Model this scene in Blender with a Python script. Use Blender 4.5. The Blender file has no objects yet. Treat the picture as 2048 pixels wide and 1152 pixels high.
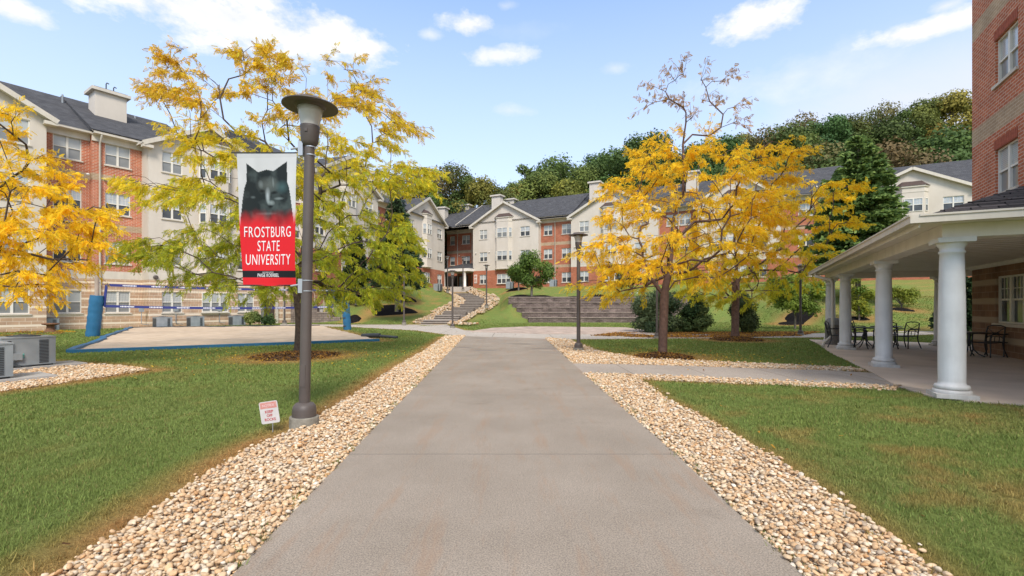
import bpy, bmesh, math, random
import numpy as np
from mathutils import Vector, Matrix, noise as mnoise
R = math.radians
scene = bpy.context.scene
COL = scene.collection
EYE, FPX, HOR = 1.55, 950.0, 612.0
# ---------------------------------------------------------------- camera
cam = bpy.data.cameras.new("camera"); camo = bpy.data.objects.new("camera", cam); COL.objects.link(camo)
camo.location = (0, 0, EYE); camo.rotation_euler = (R(90), 0, 0)
cam.sensor_width = 36; cam.lens = 36 * FPX / 2048; cam.shift_y = (HOR - 576) / 2048
cam.clip_start = 0.05; cam.clip_end = 3000
scene.camera = camo
# ---------------------------------------------------------------- world / sky
SUN_EL, SUN_AZ = 46, 170          # azimuth clockwise from +Y
w = bpy.data.worlds.new("World"); scene.world = w; w.use_nodes = True
def px_dir(px, py):
    return math.atan((px - 1024) / FPX), math.atan((HOR - py) / math.hypot(FPX, px - 1024))
def build_world():
    nt = w.node_tree; N = nt.nodes; L = nt.links
    for n in list(N): N.remove(n)
    out = N.new('ShaderNodeOutputWorld'); bg = N.new('ShaderNodeBackground'); L.new(bg.outputs[0], out.inputs[0])
    sky = N.new('ShaderNodeTexSky'); sky.sky_type = 'NISHITA'; sky.sun_disc = False
    sky.sun_elevation = R(SUN_EL); sky.sun_rotation = R(SUN_AZ); sky.altitude = 300
    sky.air_density = 1.0; sky.dust_density = 0.7; sky.ozone_density = 1.5
    bg.inputs[1].default_value = 0.13
    tc = N.new('ShaderNodeTexCoord'); sp = N.new('ShaderNodeSeparateXYZ'); L.new(tc.outputs['Generated'], sp.inputs[0])
    def ma(op, a, b=None, c=None, clamp=False):
        n = N.new('ShaderNodeMath'); n.operation = op; n.use_clamp = clamp
        for i, v in enumerate((a, b, c)):
            if v is None: continue
            if isinstance(v, (int, float)): n.inputs[i].default_value = v
            else: L.new(v, n.inputs[i])
        return n.outputs[0]
    az = ma('ARCTAN2', sp.outputs[0], sp.outputs[1]); el = ma('ARCSINE', sp.outputs[2])
    cmb = N.new('ShaderNodeCombineXYZ'); L.new(az, cmb.inputs[0]); L.new(ma('MULTIPLY', el, 1.7), cmb.inputs[1])
    def noise(scale, detail, rough, dist=0.0):
        n = N.new('ShaderNodeTexNoise'); n.inputs['Scale'].default_value = scale; n.inputs['Detail'].default_value = detail
        n.inputs['Roughness'].default_value = rough; n.inputs['Distortion'].default_value = dist
        L.new(cmb.outputs[0], n.inputs['Vector']); return n.outputs['Fac']
    n1 = noise(9, 7, .62); n2 = noise(2.6, 6, .55, .4); n3 = noise(22, 5, .6)
    edge = ma('ADD', ma('MULTIPLY', ma('SUBTRACT', n1, .5), 2.6), ma('MULTIPLY', ma('SUBTRACT', n3, .5), 1.0))
    # cumulus clouds: (px, py, rx, ry, strength)
    cl = [(500, 50, 280, 70, 1.2), (380, 10, 150, 40, 1.1), (650, 62, 115, 42, 1.1), (737, 95, 58, 24, 1.0), (615, 100, 42, 22, .75),
          (945, 47, 55, 28, .95), (1000, 112, 85, 22, .85), (860, 69, 26, 11, .6), (1522, 40, 95, 46, 1.1), (1850, 58, 150, 30, 1.0), (1600, 150, 330, 45, .45),
          (1010, 12, 28, 14, .5), (1890, 12, 50, 16, .7), (30, 20, 95, 26, 1.0), (1020, 222, 48, 15, .55), (1228, 135, 36, 16, .5), (1010,60,120,20,.25),
          (-600, 150, 420, 90, 1.0), (2600, 200, 400, 60, 1.0), (250, -120, 300, 60, 1.0), (1300, -260, 260, 50, 1.0)]  # the large leftmost cloud is unseen, enlarged to brighten the right-hand brick wall
    acc = None
    for px, py, rx, ry, st in cl:
        a0, e0 = px_dir(px, py); a1, _ = px_dir(px + rx, py); _, e1 = px_dir(px, py - ry)
        dx = ma('DIVIDE', ma('SUBTRACT', az, a0), max(abs(a1 - a0), .01)); dy = ma('DIVIDE', ma('SUBTRACT', el, e0), max(abs(e1 - e0), .008))
        d = ma('SQRT', ma('ADD', ma('MULTIPLY', dx, dx), ma('MULTIPLY', dy, dy)))
        m = ma('MULTIPLY', ma('ADD', ma('SUBTRACT', 1.05, d), edge), 1.5 * st, clamp=True)
        m = ma('MULTIPLY', m, min(1, st))
        acc = m if acc is None else ma('MAXIMUM', acc, m)
    # a broad pale cloud deck added overhead, out of view, to make the light less blue
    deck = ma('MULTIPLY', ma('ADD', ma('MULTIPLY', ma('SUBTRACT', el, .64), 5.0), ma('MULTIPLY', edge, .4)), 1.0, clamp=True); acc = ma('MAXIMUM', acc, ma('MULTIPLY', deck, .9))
    # thin high sheet, stronger to the right, and haze whitening toward the horizon
    sheet = ma('MULTIPLY', ma('ADD', ma('MULTIPLY', az, 1.1), .35, clamp=True), 1.0)
    band = ma('SUBTRACT', 1.0, ma('DIVIDE', el, .55), clamp=True)
    wisps = ma('MULTIPLY', ma('SUBTRACT', n2, .36, clamp=True), 2.6, clamp=True)
    s2 = ma('MULTIPLY', ma('ADD', ma('MULTIPLY', sheet, .9), ma('MULTIPLY', wisps, .55)), ma('MULTIPLY', band, 1.9, clamp=True), clamp=True)
    hz = ma('POWER', ma('SUBTRACT', 1.0, ma('DIVIDE', ma('ABSOLUTE', el), .72), clamp=True), .85)
    s2 = ma('MAXIMUM', ma('MULTIPLY', s2, .95), ma('MULTIPLY', hz, .92, clamp=True))
    mx1 = N.new('ShaderNodeMixRGB'); L.new(s2, mx1.inputs[0])
    sc = N.new('ShaderNodeMixRGB'); sc.blend_type = 'MULTIPLY'; sc.inputs[0].default_value = 1
    L.new(sky.outputs[0], sc.inputs[1]); sc.inputs[2].default_value = SKYMUL
    L.new(sc.outputs[0], mx1.inputs[1]); mx1.inputs[2].default_value = SHEET
    shade = N.new('ShaderNodeMixRGB'); L.new(ma('MULTIPLY', ma('SUBTRACT', n1, .35, clamp=True), 3.0, clamp=True), shade.inputs[0])
    shade.inputs[1].default_value = CLOUD_D; shade.inputs[2].default_value = CLOUD_B
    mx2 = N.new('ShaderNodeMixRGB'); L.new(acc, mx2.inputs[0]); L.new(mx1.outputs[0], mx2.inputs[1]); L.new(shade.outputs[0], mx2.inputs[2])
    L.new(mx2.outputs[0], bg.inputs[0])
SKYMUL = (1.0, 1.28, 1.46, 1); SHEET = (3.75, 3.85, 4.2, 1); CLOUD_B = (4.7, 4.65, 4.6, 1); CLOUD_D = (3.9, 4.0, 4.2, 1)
build_world()
sun = bpy.data.lights.new("sun", 'SUN'); sun.energy = 2.0; sun.angle = R(16); sun.color = (1, .93, .83)
suno = bpy.data.objects.new("sun", sun); COL.objects.link(suno)
_d = Vector((math.sin(R(SUN_AZ)) * math.cos(R(SUN_EL)), math.cos(R(SUN_AZ)) * math.cos(R(SUN_EL)), math.sin(R(SUN_EL))))
suno.rotation_euler = _d.to_track_quat('Z', 'Y').to_euler()
scene.view_settings.view_transform = 'Standard'; scene.view_settings.look = 'None'
scene.view_settings.exposure = 0.9; scene.view_settings.gamma = 1; scene.view_settings.use_curve_mapping = False
scene.render.resolution_x = 1024; scene.render.resolution_y = 576
rng = np.random.default_rng(7); random.seed(7)

# ---------------------------------------------------------------- materials
MATS = {}
def _nt(name):
    m = bpy.data.materials.new(name); m.use_nodes = True; MATS[name] = m
    nt = m.node_tree; N = nt.nodes; b = N['Principled BSDF']
    return m, nt, N, nt.links, b
def rgba(c): return (c[0], c[1], c[2], 1)
def M(name, c, c2=None, scale=3.0, rough=.75, bump=0.0, bscale=40.0, metal=0.0, spec=.3, detail=5, contrast=(.35, .65), coord='Object', emis=None):
    m, nt, N, L, b = _nt(name)
    b.inputs['Roughness'].default_value = rough; b.inputs['Metallic'].default_value = metal
    b.inputs['Specular IOR Level'].default_value = spec; b.inputs['Base Color'].default_value = rgba(c)
    tc = N.new('ShaderNodeTexCoord')
    if c2 is not None:
        n = N.new('ShaderNodeTexNoise'); n.inputs['Scale'].default_value = scale; n.inputs['Detail'].default_value = detail
        L.new(tc.outputs[coord], n.inputs['Vector'])
        r = N.new('ShaderNodeValToRGB'); r.color_ramp.elements[0].position = contrast[0]; r.color_ramp.elements[1].position = contrast[1]
        r.color_ramp.elements[0].color = rgba(c); r.color_ramp.elements[1].color = rgba(c2)
        L.new(n.outputs['Fac'], r.inputs[0]); L.new(r.outputs[0], b.inputs['Base Color'])
    if bump:
        n = N.new('ShaderNodeTexNoise'); n.inputs['Scale'].default_value = bscale; n.inputs['Detail'].default_value = 6
        L.new(tc.outputs[coord], n.inputs['Vector'])
        bp = N.new('ShaderNodeBump'); bp.inputs['Strength'].default_value = bump; bp.inputs['Distance'].default_value = .02
        L.new(n.outputs['Fac'], bp.inputs['Height']); L.new(bp.outputs[0], b.inputs['Normal'])
    return m
def MB_brick(name, c1, c2, mortar, bw=.3, bh=.1, ms=.012, rough=.85, bands=None, band_col=(.5, .42, .32), vary=.5, offset=.5):
    """bricks laid in metres in UV; bands=(start, period, height): cream courses repeating in height"""
    m, nt, N, L, b = _nt(name); b.inputs['Roughness'].default_value = rough; b.inputs['Specular IOR Level'].default_value = .2
    uv = N.new('ShaderNodeUVMap'); br = N.new('ShaderNodeTexBrick'); L.new(uv.outputs[0], br.inputs['Vector'])
    br.offset = offset
    for k, v in (('Scale', 1), ('Brick Width', bw), ('Row Height', bh), ('Mortar Size', ms), ('Mortar Smooth', .15), ('Bias', 0)): br.inputs[k].default_value = v
    br.inputs['Color1'].default_value = rgba(c1); br.inputs['Color2'].default_value = rgba(c2); br.inputs['Mortar'].default_value = rgba(mortar)
    n = N.new('ShaderNodeTexNoise'); n.inputs['Scale'].default_value = 1.3; n.inputs['Detail'].default_value = 8; L.new(uv.outputs[0], n.inputs['Vector'])
    hsv = N.new('ShaderNodeHueSaturation'); L.new(br.outputs['Color'], hsv.inputs['Color'])
    mp = N.new('ShaderNodeMapRange'); mp.inputs[1].default_value = .3; mp.inputs[2].default_value = .7; mp.inputs[3].default_value = 1 - .35 * vary; mp.inputs[4].default_value = 1 + .25 * vary
    L.new(n.outputs['Fac'], mp.inputs[0]); L.new(mp.outputs[0], hsv.inputs['Value'])
    col = hsv.outputs[0]
    if bands:
        s = N.new('ShaderNodeSeparateXYZ'); L.new(uv.outputs[0], s.inputs[0])
        a = N.new('ShaderNodeMath'); a.operation = 'SUBTRACT'; L.new(s.outputs[1], a.inputs[0]); a.inputs[1].default_value = bands[0]
        mo = N.new('ShaderNodeMath'); mo.operation = 'FLOORED_MODULO'; L.new(a.outputs[0], mo.inputs[0]); mo.inputs[1].default_value = bands[1]
        lt = N.new('ShaderNodeMath'); lt.operation = 'LESS_THAN'; L.new(mo.outputs[0], lt.inputs[0]); lt.inputs[1].default_value = bands[2]
        mx = N.new('ShaderNodeMixRGB'); L.new(lt.outputs[0], mx.inputs[0]); L.new(col, mx.inputs[1]); mx.inputs[2].default_value = rgba(band_col)
        col = mx.outputs[0]
    L.new(col, b.inputs['Base Color'])
    n2 = N.new('ShaderNodeTexNoise'); n2.inputs['Scale'].default_value = 30; n2.inputs['Detail'].default_value = 5; L.new(uv.outputs[0], n2.inputs['Vector'])
    ad = N.new('ShaderNodeMath'); ad.operation = 'MULTIPLY_ADD'; L.new(n2.outputs['Fac'], ad.inputs[0]); ad.inputs[1].default_value = .5
    inv = N.new('ShaderNodeMath'); inv.operation = 'SUBTRACT'; inv.inputs[0].default_value = 1; L.new(br.outputs['Fac'], inv.inputs[1]); L.new(inv.outputs[0], ad.inputs[2])
    bp = N.new('ShaderNodeBump'); bp.inputs['Strength'].default_value = .5; bp.inputs['Distance'].default_value = .01
    L.new(ad.outputs[0], bp.inputs['Height']); L.new(bp.outputs[0], b.inputs['Normal'])
    return m
def M_leaf(name, trans=.35, rough=.6, hue=0.0, spec=.15, vmul=1.0):
    """colour comes from each leaf's own stored colour; Object random shifts it a little per tree"""
    m, nt, N, L, b = _nt(name); b.inputs['Roughness'].default_value = rough; b.inputs['Specular IOR Level'].default_value = spec
    at = N.new('ShaderNodeAttribute'); at.attribute_name = 'Col'; col = at.outputs['Color']
    hs = N.new('ShaderNodeHueSaturation'); L.new(col, hs.inputs['Color']); hs.inputs['Value'].default_value = vmul
    if hue:
        oi = N.new('ShaderNodeObjectInfo'); mp = N.new('ShaderNodeMapRange'); mp.inputs[3].default_value = .5 - hue; mp.inputs[4].default_value = .5 + hue * .6
        L.new(oi.outputs['Random'], mp.inputs[0]); L.new(mp.outputs[0], hs.inputs['Hue'])
        mp2 = N.new('ShaderNodeMapRange'); mp2.inputs[3].default_value = .75 * vmul; mp2.inputs[4].default_value = 1.25 * vmul
        wn = N.new('ShaderNodeTexWhiteNoise'); wn.noise_dimensions = '1D'; L.new(oi.outputs['Random'], wn.inputs['W']); L.new(wn.outputs['Value'], mp2.inputs[0]); L.new(mp2.outputs[0], hs.inputs['Value'])
    L.new(hs.outputs[0], b.inputs['Base Color'])
    tr = N.new('ShaderNodeBsdfTranslucent'); L.new(hs.outputs[0], tr.inputs[0])
    mx = N.new('ShaderNodeMixShader'); mx.inputs[0].default_value = trans
    L.new(b.outputs[0], mx.inputs[1]); L.new(tr.outputs[0], mx.inputs[2]); L.new(mx.outputs[0], N['Material Output'].inputs[0])
    return m
BRICK = MB_brick('red_brick', (.54, .16, .075), (.41, .11, .052), (.58, .43, .33), ms=.012)
BRICK_FAR = MB_brick('red_brick_far', (.46, .15, .08), (.38, .115, .06), (.42, .28, .20), ms=.008)
BUFF = MB_brick('buff_brick', (.46, .32, .20), (.38, .26, .16), (.55, .45, .34), ms=.01)
STONE = MB_brick('banded_block', (.52, .345, .225), (.44, .285, .185), (.66, .54, .40), bw=.52, bh=.21, ms=.013, bands=(.30, .56, .13), band_col=(.76, .64, .49))
STONE_P = MB_brick('brown_split_block', (.27, .15, .085), (.22, .12, .07), (.33, .23, .16), bw=.42, bh=.2, ms=.012, bands=(.42, .6, .17), band_col=(.42, .32, .22), vary=.8)
RETAIN = MB_brick('retaining_block', (.30, .24, .20), (.22, .17, .145), (.10, .08, .07), bw=.4, bh=.2, ms=.014, vary=1.0)
RETAIN_D = MB_brick('weathered_terrace_block', (.23, .175, .15), (.14, .105, .09), (.06, .05, .045), bw=.35, bh=.125, ms=.012, vary=1.4)
PAVER = MB_brick('brick_paver', (.47, .36, .29), (.41, .30, .24), (.50, .43, .36), bw=.2, bh=.1, ms=.008, vary=1.0)
STUCCO = M('stucco', (.58, .51, .425), (.64, .57, .485), scale=.5, rough=.9, bump=.15, bscale=60, detail=8)
TRIM = M('cream_trim', (.64, .575, .485), (.59, .53, .44), scale=2, rough=.6)
SHINGLE = MB_brick('roof_shingle', (.095, .094, .098), (.062, .061, .066), (.03, .03, .034), bw=.3, bh=.14, ms=.008, vary=.6, rough=.9)
SHINGLE_N = MB_brick('porch_shingle', (.13, .11, .105), (.065, .057, .055), (.02, .018, .018), bw=.33, bh=.15, ms=.012, vary=1.2, rough=.9)
WHITE = M('white_paint', (.82, .77, .70), (.77, .72, .65), scale=4, rough=.5, bump=.03)
def streaks(mat, amt=.18, sc=(3.5, 3.5, .35), z0=None):
    """rain streaks and grime on a painted or rendered wall"""
    nt = mat.node_tree; N = nt.nodes; L = nt.links; b = N['Principled BSDF']; src = b.inputs['Base Color'].links[0].from_socket
    tc = N.new('ShaderNodeTexCoord'); mp = N.new('ShaderNodeMapping'); mp.inputs['Scale'].default_value = sc; L.new(tc.outputs['Object'], mp.inputs[0])
    n = N.new('ShaderNodeTexNoise'); n.inputs['Scale'].default_value = 1; n.inputs['Detail'].default_value = 7; n.inputs['Roughness'].default_value = .65; L.new(mp.outputs[0], n.inputs['Vector'])
    r = N.new('ShaderNodeMapRange'); r.inputs[1].default_value = .42; r.inputs[2].default_value = .72; r.inputs[3].default_value = 1; r.inputs[4].default_value = 1 - amt; L.new(n.outputs['Fac'], r.inputs[0])
    h = N.new('ShaderNodeHueSaturation'); L.new(src, h.inputs['Color']); L.new(r.outputs[0], h.inputs['Value']); out = h.outputs[0]
    if z0 is not None:
        s = N.new('ShaderNodeSeparateXYZ'); L.new(tc.outputs['Object'], s.inputs[0]); g = N.new('ShaderNodeMapRange'); g.inputs[1].default_value = z0; g.inputs[2].default_value = z0 + .35; g.inputs[3].default_value = 1; g.inputs[4].default_value = 0; L.new(s.outputs[2], g.inputs[0])
        q = N.new('ShaderNodeMath'); q.operation = 'MULTIPLY'; L.new(g.outputs[0], q.inputs[0]); L.new(n.outputs['Fac'], q.inputs[1]); x = N.new('ShaderNodeMixRGB'); L.new(q.outputs[0], x.inputs[0]); L.new(out, x.inputs[1]); x.inputs[2].default_value = (.34, .28, .21, 1); out = x.outputs[0]
    L.new(out, b.inputs['Base Color'])
streaks(STUCCO, .09, (1.3, 1.3, .25)); streaks(TRIM, .12); streaks(WHITE, .1)
COLWHITE = M('column_paint', (.76, .75, .73), (.64, .63, .61), scale=2.5, rough=.5, bump=.04, contrast=(.3, .75), detail=8)
streaks(COLWHITE, .12, (5, 5, .6), .03)
WFRAME = M('window_vinyl', (.72, .68, .60), rough=.45)
def glassmat(name, c, c2, rough=.08, stripes=False):
    m = M(name, c, c2, scale=1.2, rough=rough, spec=.6)
    if stripes:   # venetian blind slats behind the pane
        nt = m.node_tree; N = nt.nodes; L = nt.links; b = N['Principled BSDF']
        wv = N.new('ShaderNodeTexWave'); wv.bands_direction = 'Z'; wv.inputs['Scale'].default_value = 5.5
        tc = N.new('ShaderNodeTexCoord'); L.new(tc.outputs['Object'], wv.inputs['Vector'])
        mx = N.new('ShaderNodeMixRGB'); L.new(wv.outputs['Fac'], mx.inputs[0]); mx.inputs[1].default_value = rgba([v * .72 for v in c]); mx.inputs[2].default_value = rgba(c)
        L.new(mx.outputs[0], b.inputs['Base Color'])
    b = m.node_tree.nodes['Principled BSDF']; b.inputs['Coat Weight'].default_value = .35; b.inputs['Coat Roughness'].default_value = .03
    return m
GL_DARK = glassmat('window_pane', (.055, .06, .065), (.10, .105, .11))
GL_DARK.node_tree.nodes['Principled BSDF'].inputs['Coat Weight'].default_value = .05; GL_DARK.node_tree.nodes['Principled BSDF'].inputs['Specular IOR Level'].default_value = .35
GL_MID = glassmat('window_pane_screen', (.19, .195, .19), (.26, .26, .25), rough=.3)
GL_BLIND = glassmat('window_pane_blind', (.50, .51, .49), (.4, .42, .42), rough=.2, stripes=True)
GL_PART = glassmat('window_pane_reflecting', (.34, .37, .39), (.50, .52, .53), rough=.1)
BRONZE = M('bronze_metal', (.085, .068, .06), (.105, .085, .075), scale=3, rough=.5, spec=.4)
BLACKM = M('black_metal', (.018, .018, .02), rough=.4, spec=.5)
GREYM = M('grey_metal', (.30, .32, .33), (.24, .26, .27), scale=3, rough=.5, spec=.4)
GREYD = M('dark_grey_metal', (.05, .055, .06), rough=.5)
GALV = M('galvanised', (.45, .46, .47), rough=.4, metal=.6)
BLUE = M('blue_vinyl_pad', (.022, .115, .225), (.03, .14, .27), scale=3, rough=.5, bump=.5, bscale=5)
NAVY = M('navy_tape', (.035, .045, .19), rough=.7)
NETWHITE = M('tape_print', (.72, .72, .76), rough=.7)
CONC_D = M('footing_concrete', (.27, .245, .20), (.20, .18, .145), scale=12, rough=.9, bump=.5)
CONC_L = M('pad_concrete', (.42, .40, .37), (.36, .34, .32), scale=8, rough=.9, bump=.2)
PATIO = M('patio_concrete', (.62, .50, .40), (.50, .405, .32), scale=.9, rough=.85, bump=.12, detail=9)
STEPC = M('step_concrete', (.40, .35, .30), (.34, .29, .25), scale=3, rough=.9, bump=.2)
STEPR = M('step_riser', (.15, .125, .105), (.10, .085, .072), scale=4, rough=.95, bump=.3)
MULCH_B = M('black_mulch', (.009, .008, .008), (.022, .019, .018), scale=14, spec=.03, rough=1, bump=1, bscale=20)
MULCH_N = M('brown_mulch', (.055, .033, .022), (.10, .06, .035), scale=18, spec=.05, rough=.95, bump=1, bscale=25)
DIRT = M('bed_soil', (.20, .145, .10), (.30, .22, .15), scale=9, rough=.95, bump=.8, bscale=30)
SAND = M('court_sand', (.56, .44, .32), (.47, .36, .255), scale=1.6, rough=.95, bump=1, bscale=5, detail=10)
BARK = M('locust_bark', (.06, .042, .034), (.11, .078, .06), scale=9, rough=.9, bump=.9, bscale=16)
BARK_Y = M('reddish_bark', (.10, .058, .045), (.16, .095, .07), scale=9, rough=.85, bump=.6, bscale=18)
BARK_G = M('grey_bark', (.20, .17, .145), (.13, .11, .095), scale=7, rough=.95, bump=.8, bscale=12)
LEAF = M_leaf('autumn_leaf', .5)
LEAF_G = M_leaf('green_leaf', .3, hue=.0)
LEAF_F = M_leaf('forest_leaf', .25, hue=.03)
RUST = M('rusty_iron', (.13, .06, .035), (.20, .10, .05), scale=8, rough=.9, bump=.4)

# ---------------------------------------------------------------- object helpers
def setp(o, label=None, cat=None, group=None, kind=None):
    if label: o['label'] = label
    if cat: o['category'] = cat
    if group: o['group'] = group
    if kind: o['kind'] = kind
    return o
def empty(name, loc=(0, 0, 0), rz=0.0, label=None, cat=None, group=None):
    o = bpy.data.objects.new(name, None); COL.objects.link(o); o.location = loc; o.rotation_euler = (0, 0, rz); o.empty_display_size = .3
    return setp(o, label, cat, group)
def copy_tree(o, parent=None):
    c = o.copy(); COL.objects.link(c)
    if parent is not None: c.parent = parent
    for ch in list(o.children): copy_tree(ch, c)
    return c
class MB:
    def __init__(s): s.v = []; s.f = []; s.m = []; s.sm = []
    def add(s, vs, fs, m=0, sm=False):
        b = len(s.v); s.v += [tuple(p) for p in vs]
        for f in fs: s.f.append([b + i for i in f]); s.m.append(m); s.sm.append(sm)
    def quad(s, pts, m=0): s.add(pts, [list(range(len(pts)))], m)
    def box(s, x0, x1, y0, y1, z0, z1, m=0, T=None):
        vs = [(x, y, z) for z in (z0, z1) for y in (y0, y1) for x in (x0, x1)]
        if T is not None: vs = [tuple(T @ Vector(p)) for p in vs]
        s.add(vs, [(0, 2, 3, 1), (4, 5, 7, 6), (0, 1, 5, 4), (2, 6, 7, 3), (0, 4, 6, 2), (1, 3, 7, 5)], m)
    def bar(s, a, b, w, h, m=0, up=(0, 0, 1)):
        a = Vector(a); b = Vector(b); d = b - a; l = d.length
        if l < 1e-6: return
        d.normalize(); sd = d.cross(Vector(up))
        if sd.length < 1e-4: sd = d.cross(Vector((1, 0, 0)))
        sd.normalize(); u = sd.cross(d)
        vs = [a + sd * sx * w / 2 + u * sz * h / 2 + d * t * l for t in (0, 1) for sz in (-1, 1) for sx in (-1, 1)]
        s.add(vs, [(0, 2, 3, 1), (4, 5, 7, 6), (0, 1, 5, 4), (2, 6, 7, 3), (0, 4, 6, 2), (1, 3, 7, 5)], m)
    def tube(s, pts, r, n=8, m=0, cap=True):
        pts = [Vector(p) for p in pts]; rs = r if isinstance(r, (list, tuple)) else [r] * len(pts)
        vs = []; up = None
        for i, p in enumerate(pts):
            d = (pts[min(i + 1, len(pts) - 1)] - pts[max(i - 1, 0)])
            d = d.normalized() if d.length > 1e-9 else Vector((0, 0, 1))
            if up is None: up = Vector((1, 0, 0)) if abs(d.x) < .8 else Vector((0, 1, 0))
            sd = d.cross(up).normalized(); up = sd.cross(d).normalized()
            for k in range(n):
                a = 2 * math.pi * k / n; vs.append(p + (sd * math.cos(a) + up * math.sin(a)) * rs[i])
        fs = [(i * n + k, i * n + (k + 1) % n, (i + 1) * n + (k + 1) % n, (i + 1) * n + k) for i in range(len(pts) - 1) for k in range(n)]
        s.add(vs, fs, m, True)
        if cap: s.add(vs[:n], [list(range(n))[::-1]], m); s.add(vs[-n:], [list(range(n))], m)
    def lathe(s, prof, n=24, c=(0, 0, 0), m=0, cap=True):
        vs = [(c[0] + r * math.cos(2 * math.pi * k / n), c[1] + r * math.sin(2 * math.pi * k / n), c[2] + z) for r, z in prof for k in range(n)]
        fs = [(i * n + k, i * n + (k + 1) % n, (i + 1) * n + (k + 1) % n, (i + 1) * n + k) for i in range(len(prof) - 1) for k in range(n)]
        s.add(vs, fs, m, True)
        if cap: s.add(vs[:n], [list(range(n))[::-1]], m); s.add(vs[-n:], [list(range(n))], m)
    def prism(s, poly, z0, z1, m=0, axis='z', cap_m=None):
        """poly 2-D (counter-clockwise) extruded between z0,z1"""
        n = len(poly)
        def P(a, b, c): return {'z': (a, b, c), 'y': (a, c, b), 'x': (c, a, b)}[axis]
        vs = [P(p[0], p[1], z0) for p in poly] + [P(p[0], p[1], z1) for p in poly]
        s.add(vs, [[i, (i + 1) % n, (i + 1) % n + n, i + n] for i in range(n)], m)
        s.add(vs, [list(range(n))[::-1], [i + n for i in range(n)]], m if cap_m is None else cap_m)
    def mesh(s, name, mats):
        me = bpy.data.meshes.new(name); me.from_pydata([tuple(map(float, p)) for p in s.v], [], s.f)
        for mt in (mats if isinstance(mats, (list, tuple)) else [mats]): me.materials.append(mt)
        me.polygons.foreach_set('material_index', s.m); me.polygons.foreach_set('use_smooth', s.sm)
        uv = me.uv_layers.new(name='UVMap'); co = [v.co for v in me.vertices]; buf = []
        for p in me.polygons:
            n = p.normal
            if abs(n.z) > .93:
                for vi in p.vertices: buf += [co[vi].x, co[vi].y]
            elif abs(n.z) > .15 and not p.use_smooth:      # sloping faces: run up the slope
                k = 1 / max(.3, math.sqrt(max(1e-6, 1 - n.z * n.z)))
                ax = 0 if abs(n.y) > abs(n.x) else 1
                for vi in p.vertices: buf += [co[vi][ax], co[vi].z * k]
            elif abs(n.x) > abs(n.y):
                for vi in p.vertices: buf += [co[vi].y, co[vi].z]
            else:
                for vi in p.vertices: buf += [co[vi].x, co[vi].z]
        uv.data.foreach_set('uv', buf); me.update(); return me
    def build(s, name, mats, parent=None, loc=None, fix=False):
        me = s.mesh(name, mats)
        if fix:
            bm = bmesh.new(); bm.from_mesh(me); bmesh.ops.recalc_face_normals(bm, faces=bm.faces); bm.to_mesh(me); bm.free()
        o = bpy.data.objects.new(name, me); COL.objects.link(o)
        if parent is not None: o.parent = parent
        if loc is not None: o.location = loc
        return o
def np_mesh(name, V, F, mat, col=None, parent=None, smooth=False, uv=None):
    V = np.asarray(V, np.float32); F = np.asarray(F, np.int32); me = bpy.data.meshes.new(name)
    me.vertices.add(len(V)); me.vertices.foreach_set('co', V.ravel())
    k = F.shape[1]; me.loops.add(F.size); me.loops.foreach_set('vertex_index', F.ravel())
    me.polygons.add(len(F)); me.polygons.foreach_set('loop_start', np.arange(len(F), dtype=np.int32) * k); me.polygons.foreach_set('loop_total', np.full(len(F), k, np.int32))
    for mt in (mat if isinstance(mat, (list, tuple)) else [mat]): me.materials.append(mt)
    if smooth: me.polygons.foreach_set('use_smooth', np.ones(len(F), bool))
    if col is not None:
        a = me.color_attributes.new('Col', 'FLOAT_COLOR', 'POINT'); c4 = np.ones((len(V), 4), np.float32); c4[:, :3] = col; a.data.foreach_set('color', c4.ravel())
    me.update(calc_edges=True); me.validate()
    if name is not None and parent != 'mesh':
        o = bpy.data.objects.new(name, me); COL.objects.link(o)
        if parent is not None: o.parent = parent
        return o
    return me
def rotmats(ax, ay, az):
    cx, sx, cy, sy, cz, sz = np.cos(ax), np.sin(ax), np.cos(ay), np.sin(ay), np.cos(az), np.sin(az)
    m = np.empty((len(ax), 3, 3))
    m[:, 0, 0] = cy * cz; m[:, 0, 1] = sx * sy * cz - cx * sz; m[:, 0, 2] = cx * sy * cz + sx * sz
    m[:, 1, 0] = cy * sz; m[:, 1, 1] = sx * sy * sz + cx * cz; m[:, 1, 2] = cx * sy * sz - sx * cz
    m[:, 2, 0] = -sy; m[:, 2, 1] = sx * cy; m[:, 2, 2] = cx * cy
    return m
def inst(T, TF, Rm, P, S):
    """T (n,3) template, TF faces, Rm (N,3,3), P (N,3), S (N,) or (N,3)"""
    S = np.asarray(S); S = S[:, None] * np.ones(3) if S.ndim == 1 else S
    V = np.einsum('nij,nkj->nki', Rm, T[None] * S[:, None, :]) + P[:, None, :]
    F = TF[None] + (np.arange(len(P)) * len(T))[:, None, None]
    return V.reshape(-1, 3), F.reshape(-1, TF.shape[1])
def inpoly(x, y, poly):
    x = np.asarray(x); y = np.asarray(y); c = np.zeros(x.shape, bool); n = len(poly)
    for i in range(n):
        x0, y0 = poly[i]; x1, y1 = poly[i - 1]
        if y0 == y1: continue
        m = ((y0 > y) != (y1 > y)) & (x < (x1 - x0) * (y - y0) / (y1 - y0) + x0); c ^= m
    return c
def distseg(x, y, poly, closed=False):
    d = np.full(np.shape(x), 1e9); n = len(poly)
    for i in range(n if closed else n - 1):
        ax, ay = poly[i]; bx, by = poly[(i + 1) % n]; L2 = (bx - ax) ** 2 + (by - ay) ** 2 + 1e-9
        t = np.clip(((x - ax) * (bx - ax) + (y - ay) * (by - ay)) / L2, 0, 1)
        d = np.minimum(d, np.hypot(x - ax - t * (bx - ax), y - ay - t * (by - ay)))
    return d
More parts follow.
